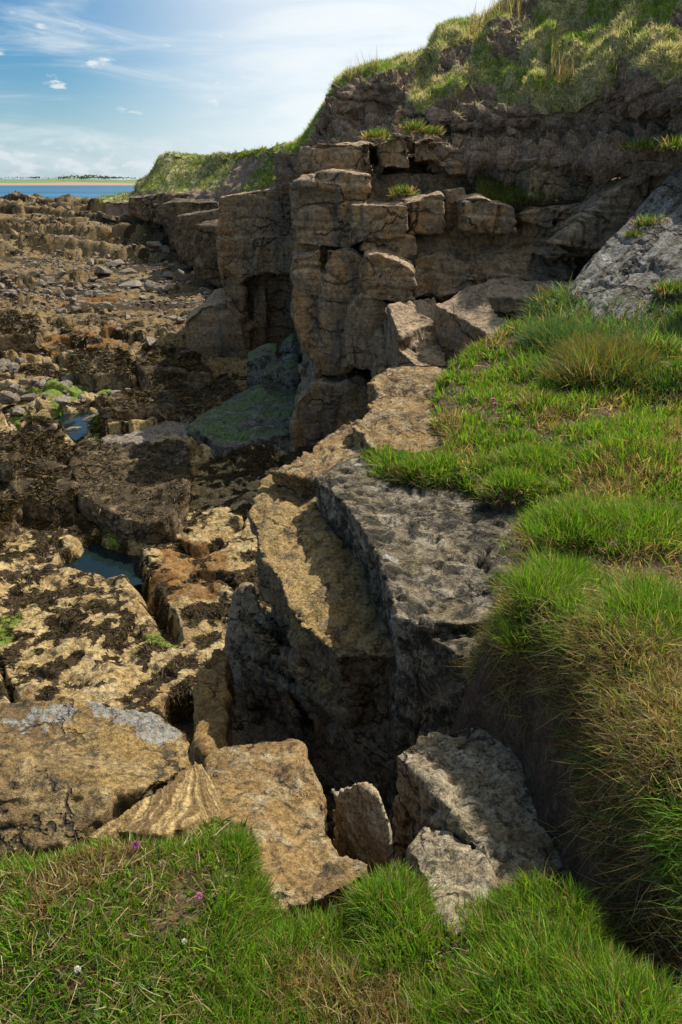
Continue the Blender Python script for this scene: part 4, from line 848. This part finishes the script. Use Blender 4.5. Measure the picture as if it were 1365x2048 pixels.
# ------------------------------------------------------------------ hill grass
def soil_of(obj): 
    a = np.empty(len(obj.data.vertices), np.float32); obj.data.attributes['soil'].data.foreach_get('value', a); return a
def scatter_hill(obj, n, name, label, Lr, Wr, s1, seed, pal_a, pal_b, soil_thin=.04):
    me = obj.data; so_ = soil_of(obj); me.calc_loop_triangles(); k = len(me.loop_triangles); t = np.empty(k * 3, np.int32); me.loop_triangles.foreach_get('vertices', t); t = t.reshape(-1, 3); sm = so_[t].mean(1)
    P, N = getv(me); 
    fac = np.clip(1 - sm * 1.15, soil_thin, 1)
    pts, nr_ = sample(me, n, lambda c, nn: inview(c, 60, 60) * fac / (c[:, 1] ** 1.2))
    nr_[nr_[:, 2] < 0] *= -1
    n = len(pts); a = fbm(pts / s1, 4, seed); b = fbm(pts / (s1 * .25), 3, seed + 3)
    g = RNG.random(n) < sstep(-.12, .30, a + .5 * b)
    col = np.where(g[:, None], pick_cols(n, *pal_a), pick_cols(n, *pal_b))
    L_ = RNG.uniform(*Lr, n) * (1 + .6 * b); 
    dirs = nr_ * .6 + np.array((0, 0, .55)) + RNG.normal(size=(n, 3)) * .38
    return grass_obj(name, [blade_arrays(pts, dirs, np.clip(L_, Lr[0] * .5, None), RNG.uniform(*Wr, n), RNG.uniform(.1, .9, n), col, 3)], M['grass'], label)
scatter_hill(HILL, 150000, 'hill_grass', 'rough grass with straw and green clumps on the slope above the cliff', (.04, .12), (.007, .012), .9, 211,
             ([(.18, .33, .03), (.30, .42, .05), (.25, .28, .06), (.15, .24, .05)], [3, 3, 3, 3]), ([(.72, .64, .42), (.60, .52, .34), (.26, .28, .06), (.40, .40, .18)], [3, 3, 2, 3]))
scatter_hill(HEAD, 45000, 'headland_grass', 'green grass on the headland beyond the cliff', (.10, .28), (.03, .06), 3, 217,
             ([(.17, .28, .04), (.22, .32, .045), OLIVE], [3, 2, 3]), ([(.17, .20, .05), (.32, .29, .13), (.10, .15, .04)], [3, 2, 2]))
# seed stalks on the skyline of the hill
sx = np.concatenate([RNG.uniform(690, 760, 60), RNG.uniform(940, 1040, 110), RNG.uniform(1100, 1365, 200)])
sp = np.array([W(x, np.interp(x, [690, 760, 830, 884, 950, 1030, 1120, 1365], [160, 138, 125, 82, 50, 5, 150, 220]) + RNG.uniform(2, 26), Y=np.interp(x, [690, 1030, 1100, 1365], [16.3, 15.6, 13, 11.3])) for x in sx])
n = len(sp); grass_obj('seed_stalks', [blade_arrays(sp, RNG.normal(size=(n, 3)) * .15 + (0, 0, 1), RNG.uniform(.2, .55, n), np.full(n, .012), RNG.uniform(0, .35, n), pick_cols(n, [STRAW, (.2, .16, .08)], [1, 1]), 4)], M['grass'], 'thin dry grass stalks standing on the hill against the sky')

# ------------------------------------------------------------------ seaweed fronds on the shore
at = SHORE.data.attributes['weed']; wa = np.empty(len(SHORE.data.vertices), np.float32); at.data.foreach_get('value', wa)
me = SHORE.data; me.calc_loop_triangles(); k = len(me.loop_triangles); tt = np.empty(k * 3, np.int32); me.loop_triangles.foreach_get('vertices', tt); tt = tt.reshape(-1, 3); wm = wa[tt].mean(1)
wp, wn_ = sample(me, 150000, lambda c, n: inview(c, 40, 40) * (wm > .5) * wm * (c[:, 1] < 27) / (c[:, 1] ** 1.1))
parts = [(wp, wn_)]
for o in list(COL.objects):
    if o.name.split('.')[0] == 'shore_rock' and o.data.materials[0] == M['weedrock']:
        q_, n_ = sample(o.data, 4500, lambda c, n: sstep(.2, .6, n[:, 2]) * (pn(c / .4 + 3, 5) > -.25), M4=o.location); parts.append((q_, n_))
wp = np.concatenate([a for a, b in parts]); wn_ = np.concatenate([b for a, b in parts]); n = len(wp); dd = np.linalg.norm(wp, axis=1)
fa = 5 * fbm(wp / .45, 3, 131); dirs = wn_ * .28 + RNG.normal(size=(n, 3)) * .28 + np.stack([np.cos(fa), np.sin(fa) - .4, fa * 0], 1) * .8; dirs[:, 2] = np.abs(dirs[:, 2]) * .22 + .04
col = pick_cols(n, [(.035, .023, .007), (.08, .052, .013), (.16, .105, .024), (.018, .013, .006)], [4, 5, 1.6, 2], .15)
L_ = RNG.uniform(.03, .09, n) * np.clip(dd / 9, .8, 2.2)
grass_obj('seaweed', [blade_arrays(wp, dirs, L_, L_ * RNG.uniform(.12, .25, n), RNG.uniform(.2, .8, n), col, 3)], M['weed'], 'dark brown wrack lying in patches over the shore rock')

# ------------------------------------------------------------------ loose stones on the shore
def stone_mesh(seed, sub=3):
    bm = bmesh.new(); bmesh.ops.create_icosphere(bm, subdivisions=sub, radius=1)
    V = np.array([v.co for v in bm.verts]); r = np.random.default_rng(seed)
    for _ in range(16):                                      # planed faces of a split block
        nv = r.normal(size=3); nv[2] *= .8; nv /= np.linalg.norm(nv); k = r.uniform(.45, .75); d = V @ nv; V = V - np.clip(d - k, 0, None)[:, None] * nv
    V *= np.array((1, r.uniform(.6, .9), r.uniform(.35, .7)))
    V += .07 * fbm(V * 1.6, 3, seed)[:, None] * V
    V /= np.abs(V).max()
    F = np.array([[v.index for v in f.verts] for f in bm.faces]); bm.free(); return V, F
SV = [stone_mesh(300 + k) for k in range(10)]
SM = [mkmesh('stone', v - np.array((0, 0, v[:, 2].min() * .75)), f, M['stone'], False) for v, f in SV]
def shz(x, y): return float(shore_h(np.array([x]), np.array([y]))[0])
def place_stone(px, py, wpx, name, label, group, v=None, rot=None, flat=1.0, zb=ZS):
    p = W(px, py, z=zb)
    for _ in range(3): p = W(px, py, z=max(shz(p[0], p[1]), ZS - .5))
    dep = PX(p)[2]; s = wpx / FPX * dep / 2
    o = bpy.data.objects.new(name, SM[v if v is not None else int(RNG.integers(10))]); COL.objects.link(o)
    o.location = p; o.rotation_euler = (RNG.normal() * .12, RNG.normal() * .12, RNG.uniform(0, 6.28) if rot is None else rot); o.scale = (s, s * RNG.uniform(.8, 1.1), s * flat * RNG.uniform(.8, 1.2))
    return tag(o, label, 'boulder', group)
for px, py, w_, lab in ((100, 566, 42, 'grey boulder standing alone on the left of the stony shore'), (238, 530, 50, 'flat slab-like grey boulder in the middle of the stony shore'), (252, 548, 38, 'grey boulder just below the flat slab-like one'),
                       (390, 556, 26, 'squarish boulder near the far cliff foot'), (312, 492, 36, 'dark grey boulder lying by the green weed'), (153, 624, 24, 'pale round boulder at the left of a tight cluster'), (215, 620, 36, 'grey rounded boulder heading a tight cluster'),
                       (231, 625, 24, 'pale tan boulder in the tight cluster'), (240, 662, 22, 'small boulder below the tight cluster'), (416, 590, 26, 'upright dark boulder beside the far cliff foot'), (10, 735, 60, 'pale boulder cut by the left edge of the photo'), (5, 690, 40, 'light grey boulder at the left edge above another'),
                       (60, 800, 46, 'pale stone with yellow-green algae on its side by the small pool'), (265, 575, 60, 'broad tan rock hump among small stones'), (120, 596, 26, 'dark boulder sitting in a shallow pool'), (215, 523, 34, 'long grey stone behind the flat slab-like boulder'),
                       (60, 640, 50, 'purple-brown rock step on the left shore'), (345, 640, 34, 'grey stone below the cliff shoulder'), (300, 690, 34, 'brown stone at the edge of the channel'), (20, 800, 40, 'tan stone near the left edge above the weedy boulder')):
    place_stone(px, py, w_, 'boulder', lab, None, flat=.45 if w_ > 44 else .8)
zones = [(0, 445, 505, 600, 85, (8, 34)), (0, 440, 470, 520, 50, (6, 16)), (120, 385, 590, 665, 55, (8, 26)), (0, 260, 640, 870, 110, (9, 46))]
lbl = ('small angular grey stone lying loose on the open shore', 'small rounded tan stone lying on the weedy shore'); kcount = 0
for x0, x1, y0, y1, nn, (a, b) in zones:
    for _ in range(nn):
        w_ = a + (b - a) * RNG.random() ** 2.2
        place_stone(RNG.uniform(x0, x1), RNG.uniform(y0, y1), w_, 'shore_stone', 'loose stone scattered among many others on the rocky shore', 'loose stones scattered over the shore'); kcount += 1
# finer shingle: past counting
Vs, Fs, off = [], [], 0
lowv = [stone_mesh(340 + k, 1) for k in range(6)]
sx = np.concatenate([RNG.uniform(0, 450, 3600), RNG.uniform(0, 420, 1200)]); sy = np.concatenate([460 + 150 * RNG.random(3600), 600 + 120 * RNG.random(1200) ** 1.5])
pw = np.array([W(a, b, z=ZS) for a, b in zip(sx, sy)]); pz = shore_h(pw[:, 0], pw[:, 1])
ok = fbm(p2(pw[:, 0], pw[:, 1]) / 2.5, 3, 230) > -.12
for i in np.nonzero(ok)[0]:
    v, f = lowv[i % 6]; s = (3 + 10 * RNG.random() ** 2) / FPX * PX(pw[i])[2] / 2; a = RNG.uniform(0, 6.28); R = np.array(((math.cos(a), -math.sin(a), 0), (math.sin(a), math.cos(a), 0), (0, 0, 1)))
    Vs.append((v * s) @ R.T + (pw[i, 0], pw[i, 1], pz[i] + .15 * s)); Fs.append(f + off); off += len(v)
tag(link('shingle', mkmesh('shingle', np.concatenate(Vs), np.concatenate(Fs), M['stone'], False)), 'fine shingle and cobbles between the boulders of the shore', kind='stuff')

# ------------------------------------------------------------------ flowers (things)
def flower(px, py, hz, r, cols_, lab, stem=.05, base=None):
    b = at_ground(px, py) if base is None else W(px, py, **base)
    d = np.linalg.norm(b); top = b + np.array((RNG.normal() * .006, -.01, hz))
    e = bpy.data.objects.new('thrift_flower', None); COL.objects.link(e); e.location = b; e.empty_display_size = .02; tag(e, lab, 'flower')
    v, q, t_, c = blade_arrays(np.repeat(b[None], 3, 0) - b, np.repeat((top - b)[None], 3, 0), np.full(3, hz), np.full(3, .0025), np.full(3, .02), np.full((3, 3), (.10, .13, .04)), 3)
    link('stem', mkmesh('stem', v, [q, t_], M['grass'], cols=c), e)
    n = 70; dr = RNG.normal(size=(n, 3)); dr /= np.linalg.norm(dr, axis=1)[:, None]; dr[:, 2] = np.abs(dr[:, 2]) * .9 - .25
    v, q, t_, c = blade_arrays(np.repeat((top - b)[None], n, 0), dr, np.full(n, r), np.full(n, r * .9), RNG.uniform(0, .4, n), pick_cols(n, cols_, [1] * len(cols_), .15), 2)
    link('flower_head', mkmesh('flower_head', v, [q, t_], M['petal'], cols=np.clip(c, 0, 1)), e)
PINK = [(.62, .26, .46), (.55, .20, .40), (.70, .38, .55)]; DRIED = [(.45, .33, .2), (.5, .4, .28)]; WHITE = [(.75, .75, .72), (.8, .8, .8)]
for px, py, hz, r, cc_, lab in ((952, 815, .07, .022, PINK, 'pink thrift head leftmost of the group on the grassy ledge'), (985, 815, .07, .022, PINK, 'pink thrift head, upper of a touching pair on the grassy ledge'), (992, 825, .07, .022, PINK, 'pink thrift head, lower of a touching pair on the grassy ledge'), (1029, 822, .06, .016, PINK, 'small pink thrift head just right of the touching pair'),
                              (1226, 1105, .05, .016, PINK, 'single pink thrift head on the turf right of the largest cushion'), (1130, 760, .07, .014, PINK, 'pink thrift head left of another before the tall tussocks'), (1146, 755, .07, .014, PINK, 'pink thrift head right of another before the tall tussocks'),
                              (1037, 1005, .07, .014, DRIED, 'dried brown flower head, upper of two beside the lichen block'), (1022, 1025, .06, .012, DRIED, 'dried brown flower head, lower of two beside the lichen block'),
                              (281, 1702, .035, .012, [(.45, .12, .38), (.36, .09, .3)], 'purple thrift head against the folded striped rock'), (340, 1690, .045, .012, [(.45, .12, .38), (.36, .09, .3)], 'purple thrift head right of another against the striped rock'), (404, 1800, .03, .010, PINK, 'pink thrift head low in the foreground turf'),
                              (329, 1735, .03, .009, DRIED, 'pale dried flower head in the foreground turf'), (162, 1940, .02, .008, WHITE, 'tiny white flower in the foreground turf at left'), (368, 1885, .02, .007, WHITE, 'tiny white speck of flower in the middle of the turf')):
    flower(px, py, hz, r, cc_, lab)
